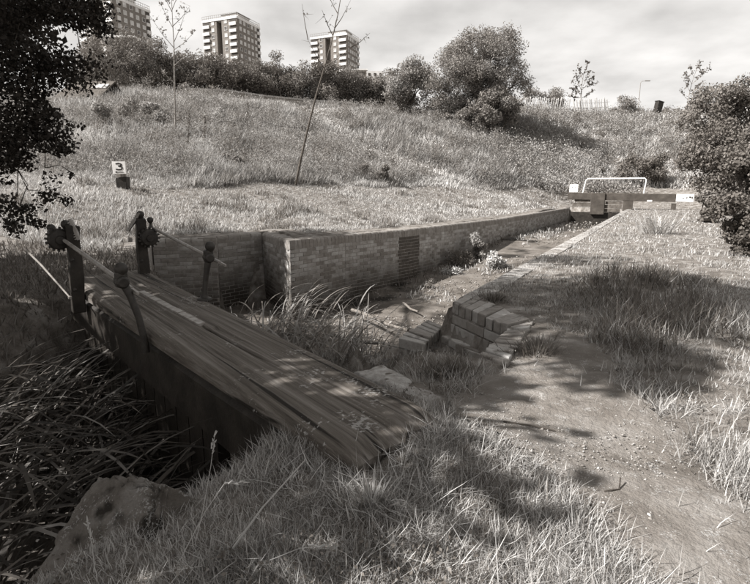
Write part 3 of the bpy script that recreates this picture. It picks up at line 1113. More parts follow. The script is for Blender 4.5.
# stencilled marks on the white end
m = MB()
wz = zpx(194.2)
for u0, u1, z0, z1 in ((.36, .44, .19, .22), (.58, .63, .18, .27), (.73, .80, .21, .29), (.81, .86, .20, .28), (.88, .93, .16, .28), (.63, .67, .07, .09), (.40, .46, .215, .225)):
    t0, t1 = tb+(tcx-tb)*u0, tb+(tcx-tb)*u1
    m = MB()
    m.quadprism([fpt(t0, .174), fpt(t1, .174), fpt(t1, .1705), fpt(t0, .1705)], wz-.40+z0, wz-.40+z1)
    m.build('marking', 'black', we)
fbox('heel_post', 591.6, 605.4, -.3, zpx(193.2), .24, -.1, 'farwood')
fbox('mitre_post', 623.5, 633.5, -.1, zpx(199.5), .16, -.1, 'farwood')
for (x0_, x1_, ya, yb) in ((575, 591, 199.2, 202.6), (573, 591, 203.0, 207.0), (575, 588, 195.2, 197.6), (606, 623, 201.4, 204.4), (604.5, 622.5, 204.9, 208.4), (603, 621, 208.8, 212.2)):
    fbox('gate_board', x0_, x1_, zpx(yb), zpx(ya), .10, .03, 'plank', bev=.008)
fbox('paddle_board', 572, 622, -1.0, zpx(212.5), .06, -.02, 'wet_shade_wood')
fbox('beam_support', 672, 677, -.05, zpx(203), .1, -.1, 'farwood')
m = MB()
t0, t1, zr = tpx(583.6), tpx(644.6), zpx(178.6)
b0_, b1_ = fpt(t0-.06), fpt(t1-.06)
a0_, a1_ = fpt(t0+.06), fpt(t1)
pts = [(*b0_, zpx(193)), (*a0_, zr-.08), (*(a0_+fd*.08), zr), (*(a1_-fd*.08), zr-.01), (*a1_, zr-.09), (*b1_, zpx(193.5))]
m.tube(pts, .036, 8)
m.build('handrail', 'white', fg, smooth='auto')
m = MB()
t0, t1 = tpx(569.4), tpx(578)
m.quadprism([fpt(t0, .2), fpt(t1, .2), fpt(t1, .14), fpt(t0, .14)], zpx(192.4), zpx(184.2))
sp = m.build('end_plate', 'white', fg, bevel=.02)
m = MB()
for k in (.3, .68):
    c = fpt(t0+(t1-t0)*k, .205)
    m = MB()
    m.lathe((c[0], c[1], zpx(186.8)), [(.022, 0), (.022, .008), (.012, .012)], 8, (fn[0], fn[1], 0))
    m.build('bolt', 'iron', sp)
fbox('name_tag', 647.5, 652.5, zpx(201.4), zpx(199.9), .185, .171, 'white', bev=.004)
# ------------------------------------------------------------------ towers and other buildings far behind
def tower(name_label, corner_px, Y, wl, wr, rot, floors_vis, spacing, group='tower blocks on the hill', roomf=(.42, .95)):
    """slab block; local origin at the near vertical arris at parapet height; -x is the lit face, +y the shaded face."""
    c = aty(*corner_px, Y)
    t = thing('tower_block', name_label, 'tower block', c, group, rz=-R(rot))
    H = 40
    x0, x1, x2 = -wl, -wl*.585, -wl*.44
    m = MB()
    m.box((x0/2+x1/2, wr/2, -H/2), (x1-x0, wr, H))
    m.box((x2/2, wr/2, -H/2), (-x2, wr, H))
    m.box(((x1+x2)/2, wr/2+1.6, -H/2), (x2-x1-.02, wr-3.2, H-.02))
    m.build('wall', 'tbrick', t, local=True)
    m = MB()
    m.box((-wl/2, wr/2, .05), (wl+.5, wr+.5, .9))
    m.build('roof_fascia', 'twhite', t, local=True)
    m = MB()
    n = 16
    for i in range(n+1):
        m.box((-wl*i/n, -.1, 1.25), (.09, .09, 1.5))
        m.box((.1, wr*i/n, 1.25), (.09, .09, 1.5))
        m.box((-wl*i/n, wr+.1, 1.25), (.09, .09, 1.5))
    for z in (1.0, 1.95):
        m.box((-wl/2, -.1, z), (wl, .07, .12))
        m.box((.1, wr/2, z), (.07, wr, .12))
        m.box((-wl/2, wr+.1, z), (wl, .07, .12))
    m.build('roof_railing', 'palebark', t, local=True)
    m = MB()
    m.box((-wl*.33, wr*.45, 1.5), (wl*.46, wr*.5, 2.2))
    m.build('plant_room', 'twhite', t, local=True)
    m = MB()
    m.box((-wl*.33, wr*.45, 2.75), (wl*.5, wr*.54, .3))
    m.build('plant_room_roof', 'tdark', t, local=True)
    nf = floors_vis
    bw_, ww = wl*.19, 1.25
    def mesh_of(fn_, mat, nm):
        mm = MB()
        fn_(mm)
        return mm.mesh(nm, mat)
    me_pan = mesh_of(lambda q: q.box((0, -.28, 0), (bw_, .5, 1.25)), 'twhite', 'balcony_panel')
    me_shade = mesh_of(lambda q: q.box((0, 0, 0), (bw_*.94, .08, 1.25)), 'tdark', 'balcony_shade_panel')  # solid dark panel on the wall, the recess's shade put into its colour
    me_fr = mesh_of(lambda q: (q.box((0, 0, .72), (1.5, .12, .1)), q.box((0, 0, -.72), (1.6, .2, .12)), q.box((-.70, 0, 0), (.1, .12, 1.4)), q.box((.70, 0, 0), (.1, .12, 1.4)), q.box((.1, 0, 0), (.08, .1, 1.4))), 'twhite', 'window_frame')
    me_gl = [mesh_of(lambda q: q.box((0, .02, 0), (1.36, .06, 1.38)), mt, 'pane') for mt in ('twin', 'tdark', 'twin', 'twin')]
    def put(me, nm, loc, par, rz=0):
        o = bpy.data.objects.new(nm, me)
        COL.objects.link(o)
        o.parent = par
        o.location = loc
        o.rotation_euler = (0, 0, rz)
        return o
    for k in range(nf):
        z = -1.15-spacing*k
        for xc in (x0+bw_/2+.25, -bw_/2-.25):
            put(me_shade, 'balcony_shade_panel', (xc, -.045, z+.02), t)
            put(me_pan, 'balcony', (xc, -.02, z-1.28), t)
        for xc in (x0+wl*.30, x2+wl*.12):
            f = put(me_fr, 'window', (xc, -.05, z), t)
            put(random.choice(me_gl), 'pane', (0, 0, 0), f)
        for j in range(5):
            f = put(me_fr, 'window', (.05, wr*(.15+.165*j), z-.1), t, math.pi/2)
            put(random.choice(me_gl), 'pane', (0, 0, 0), f)
        put(me_shade, 'balcony_shade_panel', (.045, wr*.93, z), t, math.pi/2).scale = (.55, 1, 1)
        put(me_pan, 'balcony', (.02, wr*.93, z-1.28), t, math.pi/2).scale = (.55, 1, 1)
    return t
tower('tallest tower block, partly behind the dark overhanging tree', (111.2, -4), 200, 17.5, 17.8, 22, 10, 2.72)
tower('tower block standing alone between the two thin saplings', (236.4, 17.0), 233, 18.2, 16.9, 22, 9, 2.76)
tower('smaller distant tower block seen behind the leaning sapling', (346.6, 34.2), 264, 20.0, 14.6, 22, 8, 2.78)

def flat_block(name, label, px0, px1, ytop, Y, depth, h, nwin, mat='tbrick', fas=True):
    a, b = aty(px0, ytop, Y), aty(px1, ytop+ (0 if px1 < 200 and px0 < 130 else 0), Y)
    t = thing(name, label, 'building', a)
    wdt = b[0]-a[0]
    m = MB()
    m.box((wdt/2, depth/2, -h/2-.3), (wdt, depth, h))
    m.build('wall', mat, t, local=True)
    if fas:
        m = MB()
        m.box((wdt/2, depth/2, -.05), (wdt+.6, depth+.6, .6))
        m.build('roof', 'twhite', t, local=True)
    for i in range(nwin):
        m = MB()
        x = wdt*(i+.5)/nwin
        m.box((x, -.03, -1.7), (wdt/nwin*.45, .12, 1.2))
        m.build('window', 'tdark', t, local=True)
    return t
flat_block('low_block', 'low flat-roofed building with pale roof edge at the foot of the farthest tower', 346, 367, 69.5, 240, 12, 14, 3)
flat_block('low_block', 'small pale flat block with dark windows right of the farthest tower', 366.5, 383.5, 70.5, 235, 12, 14, 3, mat='twhite', fas=False)
flat_block('low_block', 'low flat roof with white edge showing in front of the tallest tower', 105, 134, 36.5, 180, 14, 12, 4)

# house with rooflights on the slope behind the dark tree
hy = 27
e0, e1 = aty(52, 101, hy), aty(92, 101, hy)
hs = thing('house', 'low house with tiled roof and two pale rooflights behind the dark overhanging tree', 'house', e0)
hw = e1[0]-e0[0]
rdepth, rrise = 2.3, 1.42
m = MB()
m.box((hw/2, rdepth+.1, -1.05), (hw-.2, rdepth*2-.1, 2.0))
m.build('wall', 'darkbrick', hs, local=True)
m = MB()
m.add([(-.15, 0, .0), (hw+.15, 0, .0), (hw+.15, rdepth, rrise), (-.15, rdepth, rrise), (hw+.15, rdepth*2, 0), (-.15, rdepth*2, 0),
       (-.15, 0, -.08), (hw+.15, 0, -.08), (hw+.15, rdepth, rrise-.08), (-.15, rdepth, rrise-.08), (hw+.15, rdepth*2, -.08), (-.15, rdepth*2, -.08)],
      [(0, 1, 2, 3), (3, 2, 4, 5), (0, 6, 7, 1), (7, 6, 9, 8), (8, 9, 11, 10), (5, 4, 10, 11), (1, 7, 8, 2), (2, 8, 10, 4), (0, 3, 9, 6), (3, 5, 11, 9)])
rf = m.build('roof', 'roof', hs, local=True)
sl_ = math.atan2(rrise, rdepth)
for f0_, f1_ in ((.66, .92), (.955, 1.03)):
    m = MB()
    rot = Matrix.Rotation(sl_, 3, 'X')
    m.box((hw*(f0_+f1_)/2, rdepth*.70, rrise*.70+.03), (hw*(f1_-f0_), .55, .06), rot=rot)
    rl = m.build('rooflight', 'twin', rf, local=True)
m = MB()
for i in range(5):
    m.box((hw*(.1+.2*i), .14, -.75), (.32, .06, .5))
m.build('window', 'tdark', hs, local=True)

# ------------------------------------------------------------------ small things on the banks
def gz(x, y):
    return float(ground_z(np.array([x]), np.array([y]))[0])
def hit(px, py, y0=2.0, y1=120.0):
    """first point of the ground under a pixel (ray march)."""
    Ys = np.geomspace(y0, y1, 700)
    d = ray(px, py)
    P = np.array([0, 0, CAM_H])[None]+d[None]*(Ys/d[1])[:, None]
    g = ground_z(P[:, 0], P[:, 1])
    k = np.argmax(P[:, 2] < g)
    if P[k, 2] >= g[k]:
        k = len(Ys)-1
    return np.array([P[k, 0], P[k, 1], g[k]])

# numbered post
mp_ = hit(121.5, 188.5)
ym = mp_[1]
mk_ = thing('marker_post', 'short black post with white plate reading 3 over an arrow on the grass bank', 'marker post', mp_)
m = MB()
p0, p1 = aty(117.0, 190, ym), aty(126.5, 190, ym)
q0, q1 = aty(115.2, 177.8, ym), aty(126.2, 176.5, ym)
m.add([(p0[0], ym, p0[2]-.15), (p1[0], ym, p1[2]-.15), (q1[0], ym, q1[2]), (q0[0], ym, q0[2]),
       (p0[0], ym+.2, p0[2]-.15), (p1[0], ym+.2, p1[2]-.15), (q1[0], ym+.2, q1[2]), (q0[0], ym+.2, q0[2])],
      [(0, 1, 2, 3), (5, 4, 7, 6), (3, 2, 6, 7), (1, 5, 6, 2), (4, 0, 3, 7), (4, 5, 1, 0)])
m.build('post', 'black', mk_, bevel=.01)
s0, s1 = aty(113.8, 174, ym), aty(125.8, 161.8, ym)
m = MB()
m.box(((s0[0]+s1[0])/2, ym-.03, (s0[2]+s1[2])/2), (s1[0]-s0[0], .03, s1[2]-s0[2]))
pl = m.build('number_plate', 'white', mk_, bevel=.004)
m = MB()
m.box((s0[0]+.05+(s1[0]-s0[0])*.35, ym+.04, s0[2]-.06), ((s1[0]-s0[0])*.72, .05, .16))
m.build('plate_bracket', 'palebark', mk_)
sw, sh = s1[0]-s0[0], s1[2]-s0[2]
def on_plate(u, v):
    return (s0[0]+sw*u, ym-.0475, s0[2]+sh*v)
def stroke(pts, r, nm):
    m = MB()
    for a, b in zip(pts[:-1], pts[1:]):
        A, B = Vector(on_plate(*a)), Vector(on_plate(*b))
        d = B-A
        m.box((A+B)/2, (d.length+r*1.0, .005, r*2), rot=Matrix.Rotation(-math.atan2(d.z, d.x), 3, 'Y'))
    return m
th = [(.30, .82), (.50, .86), (.68, .80), (.70, .72), (.62, .655), (.48, .64), (.62, .62), (.74, .55), (.74, .45), (.66, .37), (.5, .34), (.28, .38)]
stroke(th, sw*.045, '3').build('numeral_three', 'black', pl)
m = stroke([(.28, .15), (.80, .15)], sw*.022, 'a')
A, B, C = on_plate(.16, .15), on_plate(.34, .23), on_plate(.34, .07)
m.add([A, B, C, (A[0], A[1]-.003, A[2]), (B[0], B[1]-.003, B[2]), (C[0], C[1]-.003, C[2])], [(0, 1, 2), (5, 4, 3), (0, 3, 4, 1), (1, 4, 5, 2), (2, 5, 3, 0)])
m.build('arrow', 'black', pl)

# chestnut paling on the crest of the far bank
def paling(label, px0, px1, yb0, yb1, ytop0, ytop1, Y, n, lean):
    a, b = aty(px0, yb0, Y), aty(px1, yb1, Y)
    t = thing('paling_fence', label, 'fence', a, 'paling on the far bank')
    for i in range(n):
        f = (i+random.uniform(-.15, .15))/(n-1)
        base = a*(1-f)+b*f
        h = abs(aty(px0, ytop0, Y)[2]-a[2])*(1-f)+abs(aty(px1, ytop1, Y)[2]-b[2])*f
        h *= random.uniform(.88, 1.1)
        ln = lean*h+random.gauss(0, .06)
        m = MB()
        w_ = random.uniform(.05, .075)
        m.add([base+np.array([-w_, 0, -.5]), base+np.array([0, -w_, -.5]), base+np.array([w_, 0, -.5]), base+np.array([0, w_, -.5]),
               base+np.array([ln-w_, 0, h]), base+np.array([ln, -w_, h]), base+np.array([ln+w_, 0, h]), base+np.array([ln, w_, h]),
               base+np.array([ln, .017, h+.09])],
              [(3, 2, 1, 0), (0, 1, 5, 4), (1, 2, 6, 5), (2, 3, 7, 6), (3, 0, 4, 7), (4, 5, 8), (5, 6, 8), (6, 7, 8), (7, 4, 8)])
        m.build('pale', 'palefence', t)
    for fz in (.3, .78):
        m = MB()
        m.tube([a+np.array([0, -.03, h*fz]), (a+b)/2+np.array([0, -.03, h*fz-.05]), b+np.array([0, -.03, h*fz])], .012, 5)
        m.build('fence_wire', 'palebark', t)
paling('white chestnut paling, shorter faded left-hand run between shrubs', 520, 568, 106.5, 108.5, 98, 98.5, 55.5, 22, .18)
paling('brightest run of white paling, pickets leaning outwards left of the bushy shrub', 576, 609, 111, 110, 99.5, 99, 55.5, 16, -.24)
c = aty(656.5, 116.5, 56.5)
bx_ = thing('cabinet', 'dark upright metal cabinet tilted on the crest of the far bank', 'cabinet', c)
m = MB()
m.box(c+np.array([.05, 0, .72]), (.72, .5, 1.55), rot=Matrix.Rotation(R(9), 3, 'Y') @ Matrix.Rotation(R(20), 3, 'Z'))
m.build('housing', 'black', bx_, bevel=.03)
m = MB()
m.box(c+np.array([.17, 0, 1.51]), (.80, .58, .07), rot=Matrix.Rotation(R(9), 3, 'Y') @ Matrix.Rotation(R(20), 3, 'Z'))
m.build('lid', 'black', bx_, bevel=.01)
c = aty(638, 112, 95)
tp = aty(640.5, 83, 95)
lp = thing('street_lamp', 'faint thin street lamp with a long arm against the sky beyond the far bank', 'street lamp', c)
m = MB()
m.tube([c-np.array([0, 0, 2]), (c*.5+tp*.5), tp], [.09, .07, .05], 8)
m.tube([tp, tp+np.array([.2, 0, .25]), tp+np.array([.8, 0, .35])], .04, 6)
m.build('column', 'palebark', lp)
m = MB()
m.box(tp+np.array([1.2, 0, .36]), (1.0, .3, .14))
m.build('lamp_head', 'palebark', lp, bevel=.05)

# low boundary wall along the top of the slope, under the hedge
wp_ = []
for px_b, Y_b in ((186, 38.5), (225, 40), (265, 41.5), (305, 43), (345, 44.5), (392, 46.5)):
    p = aty(px_b, 100, Y_b)
    wp_.append((p[0], p[1], gz(p[0], p[1])))
bw_ = thing('boundary_wall', 'long low pale boundary wall along the top of the slope under the hedgerow', 'wall', wp_[0])
for (a, b) in zip(wp_[:-1], wp_[1:]):
    d = np.array(b)-np.array(a)
    n_ = np.array([-d[1], d[0]])/np.hypot(d[0], d[1])*.14
    for nm, z0, z1, k, mt in (('wall_panel', -.3, .62, 1, 'stone'), ('wall_coping', .622, .74, 1.35, 'concrete')):
        m = MB()
        q = [np.array(a[:2])-n_*k, np.array(b[:2])-n_*k-d[:2]*.002, np.array(b[:2])+n_*k-d[:2]*.002, np.array(a[:2])+n_*k]
        m.quadprism(q, [a[2]+z0, b[2]+z0, b[2]+z0, a[2]+z0], [a[2]+z1, b[2]+z1, b[2]+z1, a[2]+z1])
        m.build(nm, mt, bw_)
# loose poles lying in the silt, bare stick in the shade, boulders
def pole(label, a, b, z0, z1, r, mat='palebark', name='fallen_pole', group=None):
    A, B = atz(*a, z0), atz(*b, z1)
    d = B-A
    pts = [A+d*f+np.array([0, 0, .015*math.sin(f*7+a[0])]) for f in np.linspace(0, 1, 7)]
    m = MB()
    m.tube(pts, [r*(1.1-.35*f) for f in np.linspace(0, 1, 7)], 7)
    o = m.build(name, mat, smooth='auto')
    return tag(o, label, 'pole', group)
pole('longest pale pole lying across the silt towards the brick recess', (352, 310), (408, 331), -1.28, -1.12, .028, 'drift')
pole('thin pale stick lying in the reeds below the brick wing', (362, 341), (399, 346.5), -1.25, -1.1, .022)
pole('short stub of wood at the edge of the reeds by the concrete strip', (383, 356), (391, 348), -1.1, -.95, .03)
pole('crooked driftwood branch lying on the open silt', (403, 303.5), (418, 312.5), -1.33, -1.35, .022, 'drift')
A, B = aty(24, 248, 4.2), aty(70, 297.5, 3.7)
m = MB()
m.tube([A, (A*.6+B*.4)+np.array([.0, 0, .015]), B], [.008, .008, .006], 6)
m.lathe(B, [(.012, -.01), (.014, .005), (.005, .012)], 7)
tag(m.build('bare_stick', 'palebark', smooth='auto'), 'bare pale stick leaning in the dark grass left of the gear posts', 'stick')

def twig(label, px):
    P = []
    for x_, y_, dz in px:
        p = atz(x_, y_, 0)
        P.append(np.array([p[0], p[1], gz(p[0], p[1])+.014+dz]))
    m = MB()
    m.tube(P, [.0032*(1-.1*i) for i in range(len(P))], 5)
    tag(m.build('twig', 'bark', smooth='auto'), label, 'twig', 'twigs lying on the trodden path')
twig('angled dark twig with upturned end on the sunlit path', ((604, 493, 0), (611, 492.5, .004), (619, 491, .003), (619.5, 484, .02)))
twig('dark twig lying at the grassy left edge of the path', ((580, 496, 0), (585, 503, .004), (590, 509, 0)))
twig('short dark twig in the dappled shade of the path', ((503, 426, 0), (530, 429, .005), (556, 431, 0)))
def boulder(label, c, rad, seed, rz=0.0, cuts=()):
    b = bmesh.new()
    bmesh.ops.create_icosphere(b, subdivisions=6, radius=1)
    co = np.array([v.co[:] for v in b.verts])
    for n_, d_ in cuts:
        n_ = np.array(n_)/np.linalg.norm(n_)
        wob = .05*(fbm(co[:, 0]*2+co[:, 2], co[:, 1]*2-co[:, 2]*1.3, .7, seed+int(50*abs(d_)))-.5)*2
        e = np.maximum(co @ n_-d_-wob, 0)
        co = co-n_[None]*e[:, None]*.97
    def f3(sc, s_):
        return (fbm(co[:, 0]+7, co[:, 1]-3, sc, s_)+fbm(co[:, 1]+2, co[:, 2]+5, sc, s_+11)+fbm(co[:, 2]-4, co[:, 0]+9, sc, s_+23))/3-.5
    ridge = np.abs(f3(.55, seed+2))
    k = 1+.30*f3(.8, seed)+.26*f3(.22, seed+5)-.12*np.exp(-(ridge/.012)**2)+.14*f3(.08, seed+9)
    co = co*k[:, None]*np.array(rad)[None]
    cz, sz_ = math.cos(rz), math.sin(rz)
    co = np.stack([co[:, 0]*cz-co[:, 1]*sz_, co[:, 0]*sz_+co[:, 1]*cz, co[:, 2]], 1)
    for v, p in zip(b.verts, co):
        v.co = p
    me = bpy.data.meshes.new('boulder')
    b.to_mesh(me)
    b.free()
    me.polygons.foreach_set('use_smooth', [True]*len(me.polygons))
    me.set_sharp_from_angle(angle=R(38))
    me.materials.append(MT['rock'])
    o = bpy.data.objects.new('boulder', me)
    COL.objects.link(o)
    o.location = c
    return tag(o, label, 'boulder', 'boulders at the edge of the reeds')
c = aty(160, 561, 1.22)
boulder('largest boulder, pointed sandstone half sunk in grass at the water edge', c, (.48, .30, .33), 3, R(12), (((-.62, -.35, .70), .42), ((.72, -.35, .62), .40), ((.0, -.95, .30), .52), ((-.9, .2, .25), .66), ((.5, .6, .6), .5), ((-.3, -.8, .55), .55)))
c = aty(240, 556, 1.32)
boulder('smaller blunt boulder just right of the pointed one', c, (.24, .20, .22), 8, R(-20), (((.25, -.35, .9), .50), ((-.75, -.4, .45), .52), ((.8, -.3, .4), .55)))
# ------------------------------------------------------------------ foliage and grass generators
def blades(name, P, Ln, W, phi, lean, bend, nseg, mat, rnd, widen=None):
    """one tapering strip per blade. lean/bend in radians from the vertical; phi the direction it leans to."""
    n = len(P)
    ts = np.linspace(0, 1, nseg+1)
    dirx, diry = np.cos(phi), np.sin(phi)
    sx, sy = -np.sin(phi+rng.normal(0, .6, n)), np.cos(phi+rng.normal(0, .6, n))
    pos = P.copy()
    rows_ = []
    prev = 0
    for k, t in enumerate(ts):
        if k:
            a = lean+bend*((t+prev)/2)**1.3
            st = Ln*(t-prev)
            pos = pos+np.stack([dirx*np.sin(a)*st, diry*np.sin(a)*st, np.cos(a)*st], 1)
            prev = t
        if k < nseg:
            wk = W*(1-.55*t**1.5)*.5 if widen is None else W*.5*np.interp(t, *widen)
            off = np.stack([sx*wk, sy*wk, np.zeros(n)], 1)
            rows_ += [pos-off, pos+off]
        else:
            rows_.append(pos)
    nv = 2*nseg+1
    V = np.stack(rows_, 1).reshape(-1, 3)
    b = np.arange(n)[:, None]*nv
    quads = [b+np.array([[2*k, 2*k+1, 2*k+3, 2*k+2]]) for k in range(nseg-1)]
    tri = b+np.array([[2*nseg-2, 2*nseg-1, 2*nseg]])
    F = ([np.concatenate(quads)] if quads else [])+[tri]
    return npmesh(name, V, F, mat, np.repeat(rnd, nv), smooth=True)

def leaf_arrays(P, size, rnd, aspect=.55, up=0.0, nrm=None):
    """diamond leaves, folded along the midrib, facing anywhere (or near nrm)."""
    n = len(P)
    d = rng.normal(size=(n, 3))
    d[:, 2] += up
    d /= np.linalg.norm(d, axis=1)[:, None]
    e = rng.normal(size=(n, 3))
    if nrm is not None:
        e = np.cross(nrm+.7*e, d)
    e -= d*(e*d).sum(1)[:, None]
    e /= np.linalg.norm(e, axis=1)[:, None]+1e-9
    nn = np.cross(d, e)
    s = size[:, None]
    V = np.stack([P-d*s*.5, P+e*s*aspect*.5+nn*s*.09, P+d*s*.5, P-e*s*aspect*.5+nn*s*.09], 1).reshape(-1, 3)
    b = np.arange(n)[:, None]*4
    F = np.concatenate([b+np.array([[0, 1, 2]]), b+np.array([[0, 2, 3]])])
    return V, F, np.repeat(rnd, 4)
def leaves(name, P, size, rnd, mat, parent=None, aspect=.55, up=0.0, nrm=None):
    V, F, r = leaf_arrays(P, size, rnd, aspect, up, nrm)
    return npmesh(name, V, [F], mat, r, parent=parent)

def clump_points(centers, radii, n, hollow=.12):
    k = rng.choice(len(centers), n, p=radii**2/np.sum(radii**2))
    d = rng.normal(size=(n, 3))
    d /= np.linalg.norm(d, axis=1)[:, None]
    r = (hollow+(1-hollow)*rng.random(n))**.6
    lump = .72+.56*vnoise(d[:, 0]*2+k*3.1, d[:, 1]*2+d[:, 2]*2, .8, 4)
    return centers[k]+d*(r*lump*radii[k])[:, None]*np.array([1, 1, .82]), d, k
def crown_centers(c, rad, n, rough=.25, inner=.45, flat_bottom=None):
    d = rng.normal(size=(n, 3))
    d /= np.linalg.norm(d, axis=1)[:, None]
    r = inner+(1-inner)*rng.random(n)**.5
    r = r*(1-rough+2*rough*rng.random(n))
    C = np.array(c)+d*np.array(rad)*r[:, None]
    return C
def plant(name, label, cat, base, centers, radii, nleaf, lsize, mat, group=None, trunk_r=.08, bark='bark', limbs=10, tone_=(.2, .9), stems=1, aspect=.6, cname='crown', tname='trunk', fork=.35, up=.2, follow=.6):
    t = thing(name, label, cat, base, group)
    P, d, k = clump_points(centers, radii, nleaf)
    keep = P[:, 2] > base[2]-.1
    P, d, k = P[keep], d[keep], k[keep]
    ct = rng.uniform(*tone_, len(centers))
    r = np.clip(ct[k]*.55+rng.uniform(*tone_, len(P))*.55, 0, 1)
    leaves(cname, P, lsize*rng.uniform(.6, 1.25, len(P)), r, mat, t, aspect, up, d if follow else None)
    m = MB()
    order = rng.permutation(len(centers))[:limbs]
    mid = np.mean(centers, 0)
    b = np.array(base, float)
    if stems == 1:
        f = b+(mid-b)*fork
        f[:2] = b[:2]+(mid[:2]-b[:2])*fork*.6
        m.tube([b-np.array([0, 0, .3]), b*.5+f*.5+rng.normal(0, trunk_r*.6, 3), f], [trunk_r*1.35, trunk_r, trunk_r*.8], 8)
        starts = [f]*len(order)
    else:
        starts = [b+np.array([rng.normal(0, trunk_r*3), rng.normal(0, trunk_r*3), -.15]) for _ in order]
    for s_, i in zip(starts, order):
        e = centers[i]
        md = s_*.5+e*.5+np.array([0, 0, .12])*np.linalg.norm(e-s_)*.6+rng.normal(0, .04, 3)*np.linalg.norm(e-s_)
        m.tube([s_, md, e], [trunk_r*.55, trunk_r*.35, trunk_r*.12], 6, caps=False)
        for q in range(2):
            e2 = e+rng.normal(0, 1, 3)*radii[i]*.7
            m.tube([md*.4+e*.6, e2], [trunk_r*.2, trunk_r*.06], 4, caps=False)
    m.build(tname, bark, t, smooth='auto')
    return t

# ------------------------------------------------------------------ the big tree on the left bank whose shade covers the near ground
bt = np.array([-6.2, 4.2, 0.05])
C = np.concatenate([  # crown lobes out of view, placed for the shade they cast
    crown_centers((-5.6, 3.9, 4.3), (2.7, 2.3, 2.3), 64, .2, .2),
    crown_centers((-4.9, 2.5, 6.1), (2.2, 1.3, 1.2), 13, .2, .2),
    crown_centers((-7.9, 5.8, 3.5), (1.6, 1.7, 2.0), 26, .2, .2),
    crown_centers((-4.0, 2.4, 2.6), (1.3, 1.1, .9), 16, .2, .2),
    crown_centers((-3.2, 2.7, 2.5), (.75, .75, .6), 14, .2, .2),
    crown_centers((-3.9, 1.5, 2.2), (.8, .55, .7), 12, .2, .2),
])
C = np.concatenate([C, crown_centers((-7.0, 9.3, 4.2), (1.5, .9, 1.2), 24, .2, .2)])  # unseen lobe added to shade the recess wall and splay
C = C[C[:, 2] > .9]
C = np.concatenate([C, crown_centers((-3.0, .95, 1.9), (.5, .25, .4), 7, .2, .2)])  # unseen low bough added to shade the boulders
# boughs hanging into the view, pixel-fitted at four to six metres
hang = []
for (px, py, Y, r) in ((20, 20, 5.2, .55), (60, 15, 5.4, .42), (88, 8, 5.6, .26), (15, 75, 5.0, .5), (55, 60, 5.3, .42), (80, 48, 5.6, .2), (22, 125, 4.9, .42), (44, 104, 5.2, .2),
                       (45, 140, 5.2, .24), (18, 170, 4.8, .28), (45, 168, 5.2, .15), (62, 150, 5.3, .12), (20, 205, 4.7, .17), (48, 195, 5.0, .11), (66, 200, 5.1, .07), (28, 190, 4.9, .15), (75, 175, 5.2, .06), (103, 30, 5.8, .11), (5, 225, 4.6, .16), (36, 222, 4.9, .08), (5, 150, 4.6, .3)):
    hang.append((aty(px, py, Y), r))
HC = np.array([h[0] for h in hang])
HR = np.array([h[1] for h in hang])
radii = np.concatenate([rng.uniform(.42, .82, len(C)), HR])
C = np.concatenate([C, HC])
DC = crown_centers((-3.9, 1.5, 3.9), (.9, .5, .7), 12, .2, .3)  # unseen small clumps added to dapple the path with shade
tr = thing('tree', 'large dark tree overhanging the left edge, its leaves in shade', 'tree', bt)
P1, d1, k1 = clump_points(C[:-len(HC)], radii[:-len(HC)], 60000)
P1b, _, _ = clump_points(DC, rng.uniform(.18, .34, 12), 2600)
P1 = np.concatenate([P1, P1b])
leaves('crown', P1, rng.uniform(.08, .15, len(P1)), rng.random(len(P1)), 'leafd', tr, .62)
P2, d2, k2 = clump_points(HC, HR*1.12, 24000, .05)
gap_ = fbm(P2[:, 0]*1.0+P2[:, 1]*.35, P2[:, 2], .32, 55, 3)
P2 = P2[gap_ > .435]
sz = rng.uniform(.016, .058, len(P2))
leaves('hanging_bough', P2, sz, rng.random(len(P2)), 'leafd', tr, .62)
m = MB()
m.tube([bt-np.array([0, 0, .4]), bt+np.array([.1, -.05, 1.2]), bt+np.array([.4, -.1, 2.4]), bt+np.array([.6, -.2, 4.2])], [.34, .26, .2, .11], 10)
for i in list(rng.permutation(len(C)-len(HC))[:40])+list(range(len(C)-len(HC), len(C))):
    s_ = bt+np.array([.3, -.1, rng.uniform(1.6, 3.4)])
    e = C[i]
    h_ = i-(len(C)-len(HC))
    if h_ >= 0:
        big_ = [q for q in range(len(HC)) if HR[q] > HR[h_]+.02]
        if big_:
            s_ = HC[min(big_, key=lambda q: np.linalg.norm(HC[q]-e))]
    hang_ = i >= len(C)-len(HC)
    md = s_*.45+e*.55+(np.array([0, 0, .05])+rng.normal(0, .03, 3) if hang_ else np.array([0, 0, .25])+rng.normal(0, .12, 3))
    thin = .09 if hang_ else 1
    m.tube([s_, md, e], [.055*thin, .032*thin, .006], 6, caps=False)
m.build('trunk', 'bark', tr, smooth='auto')

